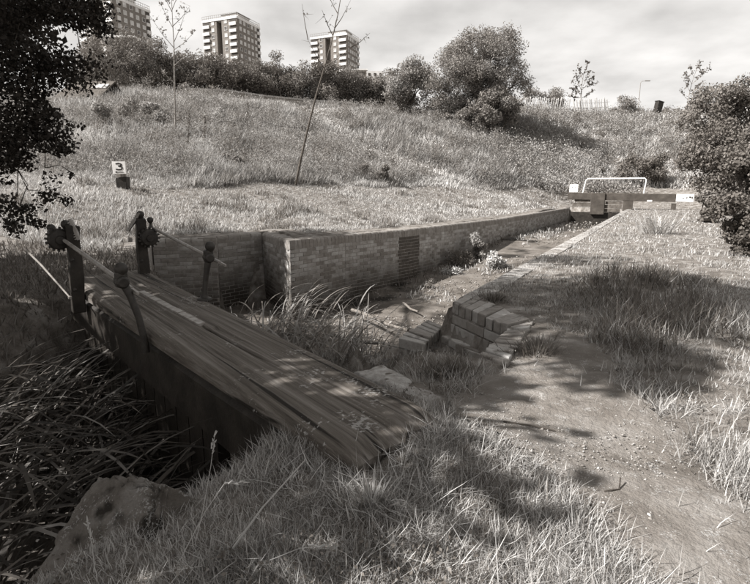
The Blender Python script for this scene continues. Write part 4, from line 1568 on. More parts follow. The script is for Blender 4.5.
# ------------------------------------------------------------------ hedgerow bushes along the ridge
HB = [(104, 86, 43, 44, 48, 'd'), (132, 86, 44, 46, 46, 'l'), (158, 90, 45, 36, 42, 'd'), (178, 93, 46, 34, 34, 'l'), (198, 94, 46, 36, 38, 'd'), (219, 96, 46, 38, 36, 'd'), (241, 97, 47, 36, 36, 'd'),
      (263, 98, 47, 36, 38, 'd'), (284, 100, 48, 34, 34, 'd'), (304, 102, 48, 34, 38, 'l'), (323, 103, 49, 34, 36, 'd'), (343, 104, 49, 34, 34, 'l'), (362, 106, 50, 32, 31, 'd'), (380, 108, 50, 30, 30, 'l'), (394, 110, 50, 26, 28, 'l')]
hb_lab = ['hedgerow bush nearest the dark overhanging tree, below the tallest tower block', 'pale feathery hedgerow bush left of the upright sapling', 'hedgerow bush directly behind the upright sapling',
          'low hedgerow bush just right of the upright sapling', 'hedgerow bush below the left half of the middle tower block', 'hedgerow bush below the right half of the middle tower block',
          'hedgerow bush right of the middle tower block, tallest of that run', 'hedgerow bush midway between the middle tower and the leaning sapling', 'hedgerow bush just left of the leaning sapling',
          'light-leaved hedgerow bush behind the leaning sapling', 'hedgerow bush below the farthest tower block', 'hedgerow bush below the low flat-roofed building', 'hedgerow bush below the small pale flat block',
          'small hedgerow bush right of the small flat block', 'last and smallest hedgerow bush, touching the big silvery tree']
for i, (px, by, Y, wp, hp, kd) in enumerate(HB):
    b = aty(px, by+3, Y)
    b[2] = gz(b[0], b[1])
    topz = aty(px, by-hp, Y)[2]
    hh, ww = (topz-b[2])*1.12, wp/FPX*Y*.82
    c = np.array([b[0], b[1], b[2]+hh*.52])
    CC = crown_centers(c, (ww, ww*.8, hh*.42), 30, .2, .3)
    rr = rng.uniform(.26, .5, 30)*min(ww, hh)*.75
    plant('hedge_bush', hb_lab[i], 'bush', b, CC, rr, 11000, .16, 'leafm', 'hedgerow bushes along the ridge', trunk_r=.09, limbs=8, stems=3, tone_=((.05, .65) if kd == 'd' else (.3, .95)))

# the silvery trees in the middle distance
def big(name, label, px, by, Y, ellipses, nleaf, ls, mat, group=None, tone_=(.25, .95), **k):
    b = aty(px, by, Y)
    b[2] = min(gz(b[0], b[1]), b[2]+.6)
    CC, RR = [], []
    for (cx, cy, rx, ry, n) in ellipses:
        c = aty(cx, cy, Y)
        rw_, rh_ = rx/FPX*Y, ry/FPX*Y
        q = crown_centers(c, (rw_*.82, rw_*.7, rh_*.82), n, .15, .4)
        CC.append(q)
        RR.append(rng.uniform(*((.24, .4) if rx > 16 else (.42, .7)), n)*min(rw_, rh_))
    return plant(name, label, 'tree' if 'tree' in name else 'bush', b, np.concatenate(CC), np.concatenate(RR), nleaf, ls, mat, group, tone_=tone_, **k)
big('tree', 'broad silvery-leaved tree, biggest in the middle of the view', 480, 136, 43, [(482, 60, 50, 33, 46), (478, 48, 30, 22, 16), (455, 86, 34, 32, 28), (502, 80, 30, 42, 26), (444, 106, 26, 22, 18), (478, 106, 44, 28, 30)], 70000, .145, 'leafl', 'silvery trees on the slope', trunk_r=.22, tone_=(.1, .8))
big('tree', 'smaller rounded silvery tree left of the broad one', 411, 112, 44, [(409, 88, 27, 27, 30)], 17000, .16, 'leafl', 'silvery trees on the slope', trunk_r=.14)
big('bush', 'dense low bush at the right foot of the broad silvery tree', 497, 136, 41, [(494, 112, 26, 24, 22), (466, 122, 28, 16, 16)], 14000, .17, 'leafl', None, trunk_r=.1, stems=3, tone_=(.05, .6))

# right-hand shrub mass
rb = [('tall leafy shrub whose top meets the sky, right of the leaning young tree', 735, 175, 24, [(724, 114, 44, 32, 38), (758, 105, 40, 36, 26)], 26000, .12, (.2, .8)),
      ('wide bramble shrub halfway down the right-hand slope', 722, 205, 20, [(716, 162, 36, 42, 40), (750, 165, 36, 48, 30)], 26000, .11, (.1, .7)),
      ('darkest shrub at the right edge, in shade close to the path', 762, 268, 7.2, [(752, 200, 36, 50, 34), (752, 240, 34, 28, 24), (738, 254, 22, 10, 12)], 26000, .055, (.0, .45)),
      ('small shrub at the foot of the right slope beside the white beam end', 706, 232, 15, [(708, 208, 17, 18, 12)], 5500, .085, (.15, .75))]
for lab, px, by, Y, el, nl, ls, tn in rb:
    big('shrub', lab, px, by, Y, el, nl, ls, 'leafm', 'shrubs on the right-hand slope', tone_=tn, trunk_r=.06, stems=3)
big('shrub', 'dark round shrub behind the far gate, right of the white handrail', 642, 192, 36, [(640, 170, 27, 22, 14), (655, 162, 14, 16, 6)], 8000, .15, 'leafm', None, tone_=(.0, .5), trunk_r=.07, stems=3)
for lab, px, by, Y, el, nl, tn in (
        ('low dark shrub at the left end of the white paling', 511, 113, 56, [(510, 104, 8, 8, 5)], 1500, (.0, .4)),
        ('shrub between the big silvery tree and the first paling run, pointed top', 534, 110, 60, [(534, 97, 10, 9, 6)], 1800, (.2, .7)),
        ('spreading shrub between the two paling runs', 560, 112, 59, [(560, 98, 15, 11, 8)], 2600, (.2, .7)),
        ('ragged shrub right of the second paling run', 625, 118, 57, [(622, 106, 14, 11, 8), (634, 108, 8, 12, 4)], 2800, (.2, .75)),
        ('low rounded shrub just right of the dark cabinet', 674, 120, 60, [(672, 113, 10, 7, 6)], 1600, (.1, .6)),
        ('scrubby bush at the left foot of the far bank near the gate', 545, 196, 38, [(540, 184, 26, 9, 8)], 2600, (.15, .7)),
        ('tangled low bush behind the white handrail', 600, 194, 37, [(602, 180, 28, 12, 10)], 4200, (.25, .9))):
    big('shrub', lab, px, by, Y, el, nl, .17, 'leafl', None, tone_=tn, trunk_r=.05, stems=3, limbs=5)

for lab, px, by, Y, el, nl, tn in (
        ('tall weedy bush at the left end of the slope, right of the house', 118, 150, 21, [(118, 118, 22, 26, 12)], 3600, (.2, .8)),
        ('tall weedy bush on the slope just left of the upright sapling', 155, 150, 23, [(152, 118, 20, 24, 12)], 3600, (.3, .9)),
        ('broad weedy bush on the slope right of the upright sapling', 215, 150, 25, [(214, 124, 26, 16, 12)], 3600, (.3, .95)),
        ('dark nettle bush low on the slope above the mown bank', 240, 180, 18, [(238, 166, 26, 12, 14)], 3600, (.0, .5)),
        ('dark nettle bush low on the slope right of the leaning sapling', 372, 187, 24, [(370, 173, 32, 13, 14)], 3600, (.0, .55))):
    big('bush', lab, px, by, Y, el, nl, .07+.002*Y, 'weed', None, tone_=tn, trunk_r=.02, stems=3, limbs=6)
# thin young trees
def sapling(name, label, pts, Y, r0, twigs, nleaf, ls, mat, cat='young tree', tip=None, group=None, bark='palebark'):
    base = aty(*pts[0], Y)
    base[2] = gz(base[0], base[1])-.0
    P = [base]+[aty(px, py, Y+(.15*i if i else 0)) for i, (px, py) in enumerate(pts[1:])]
    t = thing(name, label, cat, base, group)
    m = MB()
    n = len(P)
    m.tube([P[0]-np.array([0, 0, .2])]+P, [r0*1.2]+[r0*(1-.8*i/(n-1)) for i in range(n)], 8)
    m.build('trunk', bark, t, smooth='auto')
    lp_, m = [], MB()
    for (a, b, nl) in twigs:
        A, B = aty(*a, Y+random.uniform(0, .2)), aty(*b, Y+random.uniform(-.5, .5))
        md = (A+B)/2+np.array([0, 0, -.06*np.linalg.norm(B-A)])
        m.tube([A, md, B], [r0*.35, r0*.25, r0*.08], 5, caps=False)
        for q in range(4):
            f = random.uniform(.35, 1)
            s_ = A*(1-f)+B*f
            e = s_+rng.normal(0, .16, 3)*np.linalg.norm(B-A)
            m.tube([s_, e], [r0*.13, r0*.05], 4, caps=False)
            for _ in range(nl):
                g = random.random()
                lp_.append(s_*(1-g)+e*g+rng.normal(0, .02, 3))
        for _ in range(nl*2):
            g = random.uniform(.3, 1.05)
            lp_.append(A*(1-g)+B*g+rng.normal(0, .05*np.linalg.norm(B-A), 3))
    m.build('twig', bark, t)
    if lp_:
        lp_ = np.array(lp_)
        leaves('crown', lp_, ls*rng.uniform(.6, 1.2, len(lp_)), rng.random(len(lp_)), mat, t)
    return t
sapling('sapling', 'upright thin sapling with wispy leaves on the grass slope', [(175.5, 135), (175, 110), (174.5, 80), (174, 48), (172.5, 20), (171, -12)], 21, .042,
        [((174, 48), (150, 16), 5), ((174, 50), (196, 30), 5), ((174, 60), (158, 40), 4), ((174, 42), (186, 10), 5), ((173, 28), (160, 2), 5), ((173, 26), (190, 6), 4), ((174, 66), (190, 48), 4), ((175, 84), (162, 70), 3), ((172, 10), (180, -14), 5), ((172, 12), (162, -10), 5), ((175, 96), (186, 84), 3)],
        0, .11, 'leafl', group='thin saplings on the grass slope')
sapling('sapling', 'bare leaning sapling with forked top in front of the farthest tower', [(295.5, 186), (301, 158), (308, 128), (316, 96), (325, 66), (332, 40), (338, 14), (342, -10)], 17.5, .046,
        [((324, 68), (308, 40), 0), ((308, 40), (302, 4), 1), ((326, 66), (350, 48), 0), ((350, 48), (370, 33), 1), ((333, 36), (322, 10), 1), ((335, 28), (348, 6), 1), ((338, 14), (328, -6), 1), ((330, 50), (336, 20), 0)],
        0, .09, 'leafm', group='thin saplings on the grass slope', bark='bark')
sapling('young_tree', 'small leaning tree with feathery crown on the skyline at right', [(684.5, 118), (687, 106), (690, 90), (694, 76)], 58, .07,
        [((690, 92), (684, 78), 14), ((692, 84), (706, 70), 16), ((694, 78), (690, 66), 14), ((694, 76), (700, 60), 16), ((694, 78), (710, 68), 12), ((692, 84), (685, 72), 14), ((690, 92), (702, 82), 14), ((688, 100), (680, 90), 10)], 0, .22, 'leafm')
sapling('young_tree', 'upright bushy young tree on the skyline above the paling', [(580, 110), (581, 96), (582, 84), (584, 72)], 58, .08,
        [((581, 96), (572, 80), 16), ((582, 90), (594, 76), 18), ((583, 80), (578, 66), 16), ((584, 74), (588, 62), 16), ((582, 88), (599, 82), 14), ((582, 94), (570, 88), 14), ((582, 98), (594, 90), 20), ((581, 98), (569, 96), 20), ((583, 86), (590, 70), 16), ((582, 92), (575, 72), 16)], 0, .22, 'leafm')

# dark dock spikes and other single tall weeds on the slope
for i, (px, by, tp_, lab) in enumerate(((188, 160, 110, 'tallest dark dock spike standing right of the upright sapling'), (204, 150, 116, 'shorter dock spike two stems right of the upright sapling'), (247, 132, 102, 'dark dock spike on the slope left of the leaning sapling'))):
    b = hit(px, by)
    Y = b[1]
    t = thing('dock_plant', lab, 'weed', b, 'dark dock spikes on the slope')
    tp3 = aty(px+1, tp_, Y)
    m = MB()
    m.tube([b, (b+tp3)/2, tp3], [.014, .011, .005], 5)
    m.build('stem', 'bark', t)
    f = rng.random(230)
    P = b+(tp3-b)*(.25+.75*f)[:, None]+rng.normal(0, .05, (230, 3))*(1.2-.8*f)[:, None]
    leaves('leaves', P, rng.uniform(.04, .09, 230), rng.random(230), 'leafm', t)  # the dock's seed heads, built from leaf flakes

# pale bush and leaves growing in the lock
def lockbush(label, px, py, z, rx, ry, n, ls, mat, tone_=(.2, 1)):
    b = atz(px, py, z)
    Y = b[1]
    c = aty(px, py-ry*.9, Y)
    CC = crown_centers(c, (rx/FPX*Y*.8, rx/FPX*Y*.7, ry/FPX*Y*.85), 16, .2, .3)
    plant('lock_shrub', label, 'bush', b, CC, rng.uniform(.3, .5, 16)*rx/FPX*Y, n, ls, mat, 'shrubs growing in the silted lock', trunk_r=.015, stems=3, limbs=9, tone_=tone_, up=.5)
lockbush('pale-leaved shrub growing against the lock wall', 476, 263, -1.12, 11, 17, 2200, .065, 'leafl', (.4, 1))
lockbush('brightest white-leaved shrub out in the lock, right of the pale one', 496, 269, -1.08, 12, 9, 1300, .075, 'leafw', (.4, 1))
lockbush('dark twiggy shrub at the wall foot, left of the pale-leaved one', 458, 268, -1.15, 16, 11, 1500, .05, 'leafm', (.0, .4))
lockbush('low weed with white flowers on the open silt', 452, 276, -1.2, 14, 4, 700, .05, 'leafw', (.0, 1))
lockbush('sparse spindly weed on the silt nearer the brick recess', 432, 290, -1.3, 9, 5, 350, .045, 'leafm', (.2, 1))

# ------------------------------------------------------------------ grass and weeds that nobody could count
def uL(s):
    P = [su(*p) for p in WL]
    return np.interp(s, [p[0] for p in P], [p[1] for p in P])
def region(x, y):
    s, u = su(x, y)
    sd_ = sdist(x, y)
    return s, u, sd_
def polar(n, d0, d1, k=1.0, az=46, az0=0):
    """random points about the view, thinning with distance as 1/D^k per metre of depth."""
    v = rng.random(n)
    if abs(k-1) < 1e-6:
        D = d0*(d1/d0)**v
    else:
        e = 1-k
        D = (d0**e+(d1**e-d0**e)*v)**(1/e)
    a = R(az0)+R(az)*(2*rng.random(n)-1)
    return D*np.sin(a), D*np.cos(a), D
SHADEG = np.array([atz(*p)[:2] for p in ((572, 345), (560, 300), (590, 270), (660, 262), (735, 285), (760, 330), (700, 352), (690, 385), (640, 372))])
TANGLE = np.array([atz(*p)[:2] for p in ((120, 640), (175, 575), (225, 520), (290, 465), (330, 440), (395, 448), (450, 440), (545, 482), (600, 540), (665, 640))])

# short dry grass on the towpath side
x, y, D = polar(430000, .75, 34, 1.0)
s, u, sd_ = region(x, y)
pmk = pathmask(x, y)
pj = inpoly_pit = polydist(x, y, np.array([ca, cd, wd, wc, wb, bd, ba]))
dens = np.clip(fbm(x, y, .35, 61)*1.9-.35, .08, 1)
keep = (u < 1.9) & (sd_ < .28) & ((pmk < 0) | (rng.random(len(x)) < .012+.5*sstep(.11, .0, pmk))) & (pj < -.10) & (rng.random(len(x)) < dens)
wearing = polydist(x, y, np.array([atz(*p)[:2] for p in ((440, 330), (470, 372), (430, 405), (380, 380), (400, 350))]))
sl_poly = np.array([A0, B0, C0, D0])
keep &= polydist(x, y, sl_poly) < .02
keep &= ~((wearing > 0) & (rng.random(len(x)) < .6))
beam_poly = np.array([BA, BFE, BNE, BB])
keep &= polydist(x, y, beam_poly) < .0
x, y, D, s, u, pmk = x[keep], y[keep], D[keep], s[keep], u[keep], pmk[keep]
z = ground_z(x, y)
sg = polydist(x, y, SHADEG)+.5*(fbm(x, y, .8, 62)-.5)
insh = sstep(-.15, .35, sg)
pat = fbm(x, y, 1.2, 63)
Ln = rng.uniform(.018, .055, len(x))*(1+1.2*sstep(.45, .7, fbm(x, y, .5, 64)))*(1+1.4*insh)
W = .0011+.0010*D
mix = rng.random(len(x)) > (.10+.75*insh)  # darker green grass fills the shaded patch: cast shade put into its colour
def put_blades(nm, sel, mat, rn, nseg=2):
    return stuff(blades(nm, np.stack([x, y, z-.01], 1)[sel], Ln[sel], W[sel], rng.uniform(0, 2*math.pi, sel.sum()), rng.uniform(.05, .75, sel.sum()), rng.uniform(.1, 1.0, sel.sum()), nseg, mat, rn[sel]))
rn = np.clip(.25-.08*sstep(6, 3, D)+.55*pat+rng.normal(0, .22, len(x)), 0, 1)
put_blades('dry_grass', mix, 'grass', rn)
put_blades('green_shade_grass', ~mix, 'green', rn)

ROCKP = np.array([atz(*p)[:2] for p in ((60, 620), (85, 560), (180, 480), (268, 495), (262, 535), (205, 556), (160, 590))])
# foreground tangle of long bent grass
x, y, D = polar(370000, .72, 2.6, .3, 44)
sd_ = sdist(x, y)
tg = polydist(x, y, TANGLE)+.12*(fbm(x, y, .3, 65)-.5)
keep = (tg > -.02) & (polydist(x, y, beam_poly) < .03) & (sd_ < .20) & (rng.random(len(x)) < .35+.65*sstep(.38, .6, fbm(x, y, .22, 66))) & (polydist(x, y, ROCKP) < 0)
x, y, D = x[keep], y[keep], D[keep]
z = ground_z(x, y)
cl_ = fbm(x, y, .30, 67)
Ln = rng.uniform(.025, .080, len(x))*(.4+1.15*cl_)*(.55+.45*sstep(.0, .25, -polydist(x, y, beam_poly)))
W = rng.uniform(.0009, .0020, len(x))
whorl = 3.0*fbm(x, y, .45, 68)+rng.normal(0, 1.9, len(x))
rn = np.clip(-.02+.95*rng.random(len(x))**1.05+.7*(cl_-.5), 0, 1)
sel = rng.random(len(x)) < .66
P_ = np.stack([x, y, z-.012], 1)
for sl_2, mt, nm in ((sel, 'grass', 'tangled_grass'), (~sel, 'green', 'green_tangled_grass')):
    n_ = sl_2.sum()
    stuff(blades(nm, P_[sl_2], Ln[sl_2], W[sl_2], whorl[sl_2], np.where(rng.random(n_) < .45, rng.uniform(1.0, 1.6, n_), rng.uniform(.1, 1.1, n_)), rng.uniform(-.3, 2.2, n_), 3, mt, rn[sl_2]))
k_ = rng.random(len(x)) < .035
n_ = k_.sum()
stuff(blades('loose_straw', P_[k_]+np.array([0, 0, .03])*rng.random((n_, 1)), rng.uniform(.04, .13, n_), rng.uniform(.0014, .0026, n_), rng.uniform(0, 6.3, n_), rng.uniform(.7, 1.55, n_), rng.normal(0, .5, n_), 3, 'leafw', rng.uniform(.2, 1, n_)))
# shaded rough grass on the left bank and earth edge
x, y, D = polar(60000, 1.6, 10, .8, 30, -30)
s, u, sd_ = region(x, y)
keep = (u > 3.0) & (sd_ < .9) & ((s < 5.0) | (sd_ < -.45)) & (polydist(x, y, beam_poly) < .05)
x, y, D = x[keep], y[keep], D[keep]
z = ground_z(x, y)
Ln = rng.uniform(.06, .16, len(x))
W = .003+.0012*D
sel = np.ones(len(x), bool)
put_blades('bank_grass', sel, 'green', rng.random(len(x)))

# mown bank beyond the wall, then the tall seeding grass of the slope
x, y, D = polar(290000, 7.5, 42, .9, 44)
s, u, sd_ = region(x, y)
wd_ = u-uL(np.clip(s, 7, 31.5))
keep = (sd_ < -.42) & (u > 3) & (s > 4.5)
x, y, D, s, u, wd_ = x[keep], y[keep], D[keep], s[keep], u[keep], wd_[keep]
z = ground_z(x, y)
keep = z < 1.6+.3*(fbm(x, y, 2, 71)-.5)
x, y, D, s, u, z = x[keep], y[keep], D[keep], s[keep], u[keep], z[keep]
pat = fbm(x, y, 1.6, 72)
Ln = rng.uniform(.05, .12, len(x))*(.7+.9*sstep(.4, .75, pat))
W = .002+.0010*D
rn = np.clip(.40+.5*pat+rng.normal(0, .16, len(x)), 0, 1)
tuft = fbm(x, y, .7, 79, 3)+.10*(fbm(x, y, 3, 80)-.5)*3
Ln = Ln*(1+1.3*sstep(.62, .72, tuft))
sel = rng.random(len(x)) < np.where(tuft > .64, .25, .95)
put_blades('bank_turf', sel, 'grass', rn)
put_blades('bank_turf_green', ~sel, 'green', rn)

x, y, D = polar(430000, 11, 75, .75, 44)
s, u, sd_ = region(x, y)
z = ground_z(x, y)
keep = (sd_ < -1) & ((u > 4.5) | (s > 32.5)) & (z > 1.1+.5*(fbm(x, y, 2.0, 73)-.5)) & (D < 70)
x, y, D, s, u, z = x[keep], y[keep], D[keep], s[keep], u[keep], z[keep]
pat, pat2 = fbm(x, y, 3.2, 74), fbm(x, y, 1.0, 75)
tall = (.45+.55*sstep(1.1, 1.7, z))*(s < 36)+.75*(s >= 36)
ridge = (y > 33) & (x < -.01*y) & (z > aty(250, 104, 36)[2]*y/36*.94)
Ln = rng.uniform(.3, .7, len(x))*tall*(.45+1.1*pat)
flat_ = sstep(.54, .62, fbm(x, y, 4.5, 86))
Ln = np.where(ridge, Ln*.35, Ln)*(1-.6*flat_)
W = .004+.0013*D
clump = sstep(.42, .62, fbm(x, y*.6, 2.2, 81, 3))
rn = np.clip(-.08+.75*pat2+.55*clump+rng.normal(0, .2, len(x)), 0, 1)
Ln = Ln*(1.25-.55*clump)
rn = np.clip(rn+.22*flat_+.08*(s > 34), 0, 1)
stuff(blades('tall_grass', np.stack([x, y, z-.03], 1), Ln, W, rng.normal(.2, 1.3, len(x)), rng.uniform(.0, .5, len(x)), rng.uniform(.1, 1.1, len(x)), 2, 'hay', rn))
# willowherb and nettles among it: leafy clumps
x, y, D = polar(9500, 13.5, 72, .8, 44)
s, u, sd_ = region(x, y)
z = ground_z(x, y)
keep = (sd_ < -2) & ((u > 6) | (s > 33)) & (z > 1.25) & (fbm(x, y, 3.5, 76)+.02*(s > 34)+.10*sstep(2.2, 1.4, z) > .47) & ~((y > 33) & (x < -.01*y) & (z > aty(250, 104, 36)[2]*y/36*.94))
x, y, D, z = x[keep], y[keep], D[keep], z[keep]
nl = 46
hh = rng.uniform(.35, 1.15, len(x))*(.6+.5*fbm(x, y, 4, 77))
f = rng.random((len(x), nl))
PX = x[:, None]+rng.normal(0, .09, (len(x), nl))*(1+D[:, None]*.02)
PY = y[:, None]+rng.normal(0, .09, (len(x), nl))
PZ = z[:, None]+hh[:, None]*f
sz = np.repeat((.04+.0021*D)[:, None], nl, 1)*rng.uniform(.6, 1.2, (len(x), nl))
tn = np.clip(1.5*(fbm(x, y, 1.8, 82)-.3)[:, None]*.6+rng.random((len(x), nl))*.45, 0, 1)
stuff(leaves('slope_weeds', np.stack([PX.ravel(), PY.ravel(), PZ.ravel()], 1), sz.ravel(), tn.ravel(), 'weed', None, .4, .6))
# rough scrub on the far bank
x, y, D = polar(2600, 35, 60, .4, 14, 16)
s, u, sd_ = region(x, y)
z = ground_z(x, y)
keep = (s > 34) & (z > .8) & (fbm(x, y, 5, 78) > .50)
x, y, D, z = x[keep], y[keep], D[keep], z[keep]
nl = 46
PX = x[:, None]+rng.normal(0, .35, (len(x), nl))
PY = y[:, None]+rng.normal(0, .35, (len(x), nl))
PZ = z[:, None]+np.abs(rng.normal(0, .38, (len(x), nl)))
sz = rng.uniform(.08, .17, (len(x), nl))
tn = np.clip(rng.random(len(x))[:, None]*.6+rng.random((len(x), nl))*.5, 0, 1)
stuff(leaves('scrub_leaves', np.stack([PX.ravel(), PY.ravel(), PZ.ravel()], 1), sz.ravel(), tn.ravel(), 'weed', None, .6, .4))

# clumps of tall weeds that break the slope up
x, y, D = polar(3400, 14, 62, .45, 44)
s, u, sd_ = region(x, y)
z = ground_z(x, y)
keep = (sd_ < -3) & ((u > 7) | (s > 34)) & (z > 1.5) & ~((y > 31) & (x < -.01*y) & (z > aty(250, 110, 36)[2]*y/36*.94)) & (rng.random(len(x)) < sstep(.30, .58, fbm(x, y, 5, 83)))
x, y, D, z = x[keep], y[keep], D[keep], z[keep]
nl = 150
ra, hc = rng.uniform(.25, .9, len(x)), rng.uniform(.4, 1.5, len(x))
q = rng.normal(size=(len(x), nl, 3))
q /= np.linalg.norm(q, axis=2)[..., None]
q *= (rng.random((len(x), nl))**.4)[..., None]
PX, PY = x[:, None]+q[..., 0]*ra[:, None], y[:, None]+q[..., 1]*ra[:, None]
PZ = z[:, None]+(q[..., 2]*.5+.45)*hc[:, None]
sz = (.03+.0023*D)[:, None]*rng.uniform(.6, 1.2, (len(x), nl))
tn = np.clip(rng.random(len(x))[:, None]*.85+rng.normal(0, .15, (len(x), nl)), 0, 1)
dk_ = fbm(x, y, 3.5, 87)+rng.normal(0, .08, len(x)) > .53
for m_, nm_, mt_ in ((~dk_, 'weed_clumps', 'weed'), (dk_, 'scrub_clumps', 'leafm')):
    stuff(leaves(nm_, np.stack([PX[m_].ravel(), PY[m_].ravel(), PZ[m_].ravel()], 1), sz[m_].ravel(), tn[m_].ravel(), mt_, None, .38, .8))
# broad-leaved weeds in the near turf
x, y, D = polar(1500, .8, 5, .6, 42)
s, u, sd_ = region(x, y)
keep = (u < 1.6) & (sd_ < .1) & (pathmask(x, y) < -.03) & (polydist(x, y, beam_poly) < -.02) & (polydist(x, y, ROCKP) < 0) & (fbm(x, y, .5, 84) > .53)
x, y = x[keep], y[keep]
z = ground_z(x, y)
nl = 16
PX, PY = x[:, None]+rng.normal(0, .03, (len(x), nl)), y[:, None]+rng.normal(0, .03, (len(x), nl))
PZ = z[:, None]+rng.uniform(.012, .05, (len(x), nl))
stuff(leaves('turf_weeds', np.stack([PX.ravel(), PY.ravel(), PZ.ravel()], 1), rng.uniform(.006, .015, PX.size), rng.random(PX.size), 'green', None, .6, 0, np.tile(np.array([[0, 0, 1.]]), (PX.size, 1))))
# scum and dead leaves lying on the silt
x, y, D = polar(26000, 4.5, 34, .9, 30, 14)
s, u, sd_ = region(x, y)
keep = (sd_ > .16) & (s > 4) & (fbm(x, y, 1.3, 85) > .46)
x, y, D, s, u = x[keep], y[keep], D[keep], s[keep], u[keep]
z = bed_z(s)+.12*np.clip((3.4-u)/2, 0, 1)*sstep(6, 9, s)+.012+.05*(fbm(x, y, 1.1, 31)-.5)
z = np.where(s > 17, np.maximum(z, -.697), z)
stuff(leaves('silt_litter', np.stack([x, y, z], 1), rng.uniform(.015, .05, len(x))*(.6+.06*D), rng.random(len(x)), 'duck', None, .7, -.0, np.tile(np.array([[0, 0, 4.]]), (len(x), 1))))
# reeds below the gate, and beyond it
def reedbed(nm, n, box, zb, L0, L1, W0, W1, phi0, dphi, tone_, cond, mat='reed'):
    s = rng.uniform(box[0], box[1], n)
    u = rng.uniform(box[2], box[3], n)
    x, y = s*A_[0]+u*U_[0], s*A_[1]+u*U_[1]
    keep = (sdist(x, y) > .25) & cond(x, y)
    x, y = x[keep], y[keep]
    n = len(x)
    z = bed_z(su(x, y)[0])-.05
    cl = fbm(x, y, .5, 91)
    stuff(blades(nm, np.stack([x, y, z], 1), rng.uniform(L0, L1, n)*(.7+.5*cl), rng.uniform(W0, W1, n), rng.normal(phi0, dphi, n), rng.uniform(.05, .5, n), rng.uniform(1.1, 2.8, n), 10, mat, np.clip(tone_[0]+(tone_[1]-tone_[0])*rng.random(n)**tone_[2], 0, 1), widen=([0, .3, .8, 1], [.7, 1, .7, .2])))
gl = lambda x, y: (x-BB[0])*(-dnear[1])+(y-BB[1])*dnear[0] 
side = np.sign(gl(0.0, 0.0))
reedbed('reeds_below_gate', 2500, (-2.0, 3.2, 1.2, 5.0), -1.1, .9, 1.65, .015, .031, .1, .5, (.0, 1, 1.5), lambda x, y: gl(x, y)*side > .10)
reedbed('reeds_above_gate', 900, (3.2, 7.4, 1.9, 5.8), -1.5, .9, 1.5, .014, .028, .4, 1.3, (.3, 1, 1), lambda x, y: (polydist(x, y, beam_poly) < -.05) & (gl(x, y)*side < -.5) & (polydist(x, y, np.array([atz(*p, -1.45)[:2] for p in ((200, 330), (215, 300), (262, 300), (300, 322), (345, 345), (385, 362), (372, 380), (330, 385))])) > -.1), mat='reed_lit')
# low sedge and litter along the right edge of the lock
x, y, D = polar(26000, 3.0, 26, .9, 30, 14)
s, u, sd_ = region(x, y)
edge_ = (u > .9) & ((u < 2.3) | (fbm(x, y, 1.2, 95) > .50)) & (s > 3.2) & (sd_ > -.06) & (sd_ < .42+.4*fbm(x, y, 1.5, 93)) & ((s > 4) | (polydist(x, y, PITP) < -.05))
x, y, D, s, u = x[edge_], y[edge_], D[edge_], s[edge_], u[edge_]
z = bed_z(s)
Ln = rng.uniform(.12, .35, len(x))
W = .004+.0015*D
put_blades('lock_edge_sedge', rng.random(len(x)) < .8, 'green', rng.random(len(x)))
# thin growth over the silt, thicker towards the far gate
x, y, D = polar(60000, 5, 36, .9, 30, 14)
s, u, sd_ = region(x, y)
keep = (sd_ > .35) & (s > 5) & (fbm(x, y, 1.6, 94) > .60-.12*sstep(12, 22, s)) & (rng.random(len(x)) < .6)
x, y, D, s = x[keep], y[keep], D[keep], s[keep]
z = bed_z(s)+.02
Ln = rng.uniform(.04, .16, len(x))
W = .003+.0018*D
put_blades('silt_grass', np.ones(len(x), bool), 'grass', np.clip(rng.normal(.5, .25, len(x)), 0, 1))

# tussocks by the brick recess, and straw stalks standing over the foreground
def tussock(label, px, py, n, L0, L1, mat, rr=.07, zoff=0.0, group='grass tussocks by the brick recess'):
    b = hit(px, py, .9)
    r = np.abs(rng.normal(0, rr, n))
    a = rng.uniform(0, 2*math.pi, n)
    P = np.stack([b[0]+r*np.cos(a), b[1]+r*np.sin(a), np.full(n, b[2]-.02+zoff)], 1)
    o = blades('grass_tussock', P, rng.uniform(L0, L1, n), rng.uniform(.003, .006, n)*(.6+b[1]*.18), a+rng.normal(0, .5, n), rng.uniform(.05, .7, n), rng.uniform(.2, 1.2, n), 4, mat, rng.random(n))
    tag(o, label, 'grass tussock', group)
tussock('grass tussock growing on top of the brick coping behind the recess', 493, 301, 380, .05, .13, 'green', .09)
tussock('dark grass tussock inside the recess between its two brick wings', 452, 371, 420, .05, .11, 'green', .09)
tussock('second dark tussock in the recess, close against the left brick wing', 434, 376, 300, .05, .10, 'green', .07)
tussock('spiky tussock at the outer side of the right brick wing', 538, 353, 380, .06, .14, 'green', .07)
tussock('wispy tall tussock standing in the sunlit grass beyond the shaded patch', 656, 234, 260, .35, .7, 'grass', .22, group=None)
tussock('small tussock half way along the sunlit edge of the lock', 602, 282, 200, .06, .15, 'green', .12)
tussock('dry tussock close to the beam end in the foreground', 372, 505, 300, .05, .12, 'grass', .05)
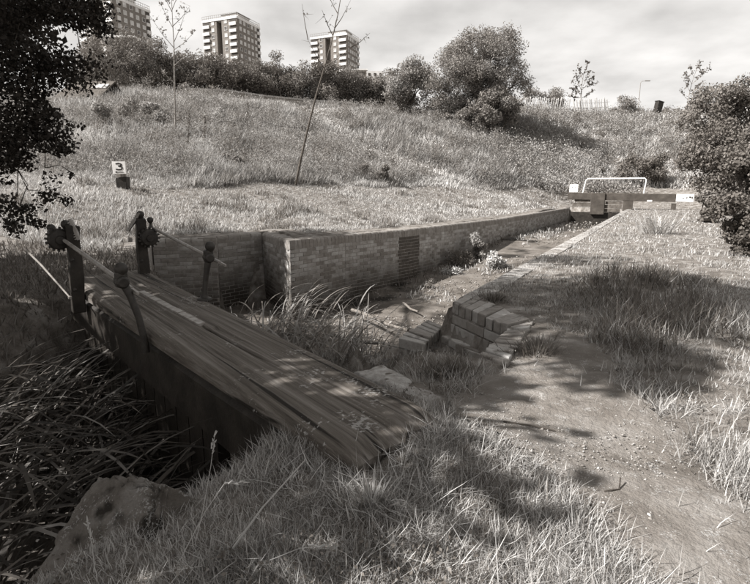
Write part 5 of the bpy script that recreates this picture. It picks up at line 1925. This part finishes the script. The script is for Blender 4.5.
def stalk(label, pts, Y0, Y1, r, head=0):
    n = len(pts)
    m = MB()
    P = [aty(px, py, Y0+(Y1-Y0)*i/(n-1)) for i, (px, py) in enumerate(pts)]
    m.tube(P, [r*(1-.55*i/(n-1)) for i in range(n)], 5)
    d = (P[-1]-P[-2])/np.linalg.norm(P[-1]-P[-2])
    for k in range(head):
        c = P[-1]-d*.006*k+rng.normal(0, .002, 3)
        m.tube([c, c+d*.012+rng.normal(0, .0035, 3)], [.0022, .0006], 4)
    tag(m.build('straw_stalk', 'leafw', smooth='auto'), label, 'straw', 'straw stalks over the foreground grass')
stalk('thick straight straw slanting up past the right boulder', [(233, 548), (262, 508), (305, 460)], 1.04, 1.12, .0030)
stalk('thin upright straw with seed head rising before the reeds', [(195, 545), (203, 510), (211, 465), (215, 432)], 1.08, 1.14, .0013, 10)
stalk('crooked straw bending over the gap between the boulders', [(180, 560), (205, 512), (224, 484), (243, 482)], 1.0, 1.06, .0012, 8)
stalk('short straw at the left of the pointed boulder', [(95, 572), (92, 545), (87, 521)], .98, 1.02, .0012, 8)
stalk('pale straw lying over the tangle near the bottom middle', [(270, 560), (300, 548), (322, 546)], .98, 1.0, .0012, 8)

# pebbles on the trodden earth
x, y, D = polar(9000, 1.2, 6, 1.2, 24, 16)
keep = (pathmask(x, y) > .0) & (fbm(x, y, .4, 97) > .40)
x, y = x[keep][:1500], y[keep][:1500]
z = ground_z(x, y)
n = len(x)
oc = np.array([[1, 0, 0], [0, 1, 0], [-1, 0, 0], [0, -1, 0], [0, 0, .7], [0, 0, -.7]], float)
r_ = rng.uniform(.0015, .006, n)*np.where(rng.random(n) < .03, 1.8, .8)
V_ = oc[None]*(r_[:, None, None]*rng.uniform(.6, 1.3, (n, 6, 1)))
V_ = V_+np.stack([x, y, z+.013], 1)[:, None]
tri = np.array([[0, 1, 4], [1, 2, 4], [2, 3, 4], [3, 0, 4], [1, 0, 5], [2, 1, 5], [3, 2, 5], [0, 3, 5]])
F_ = (np.arange(n)[:, None, None]*6+tri[None]).reshape(-1, 3)
stuff(npmesh('gravel', V_.reshape(-1, 3), [F_], 'pebble', np.repeat(rng.random(n), 6)))
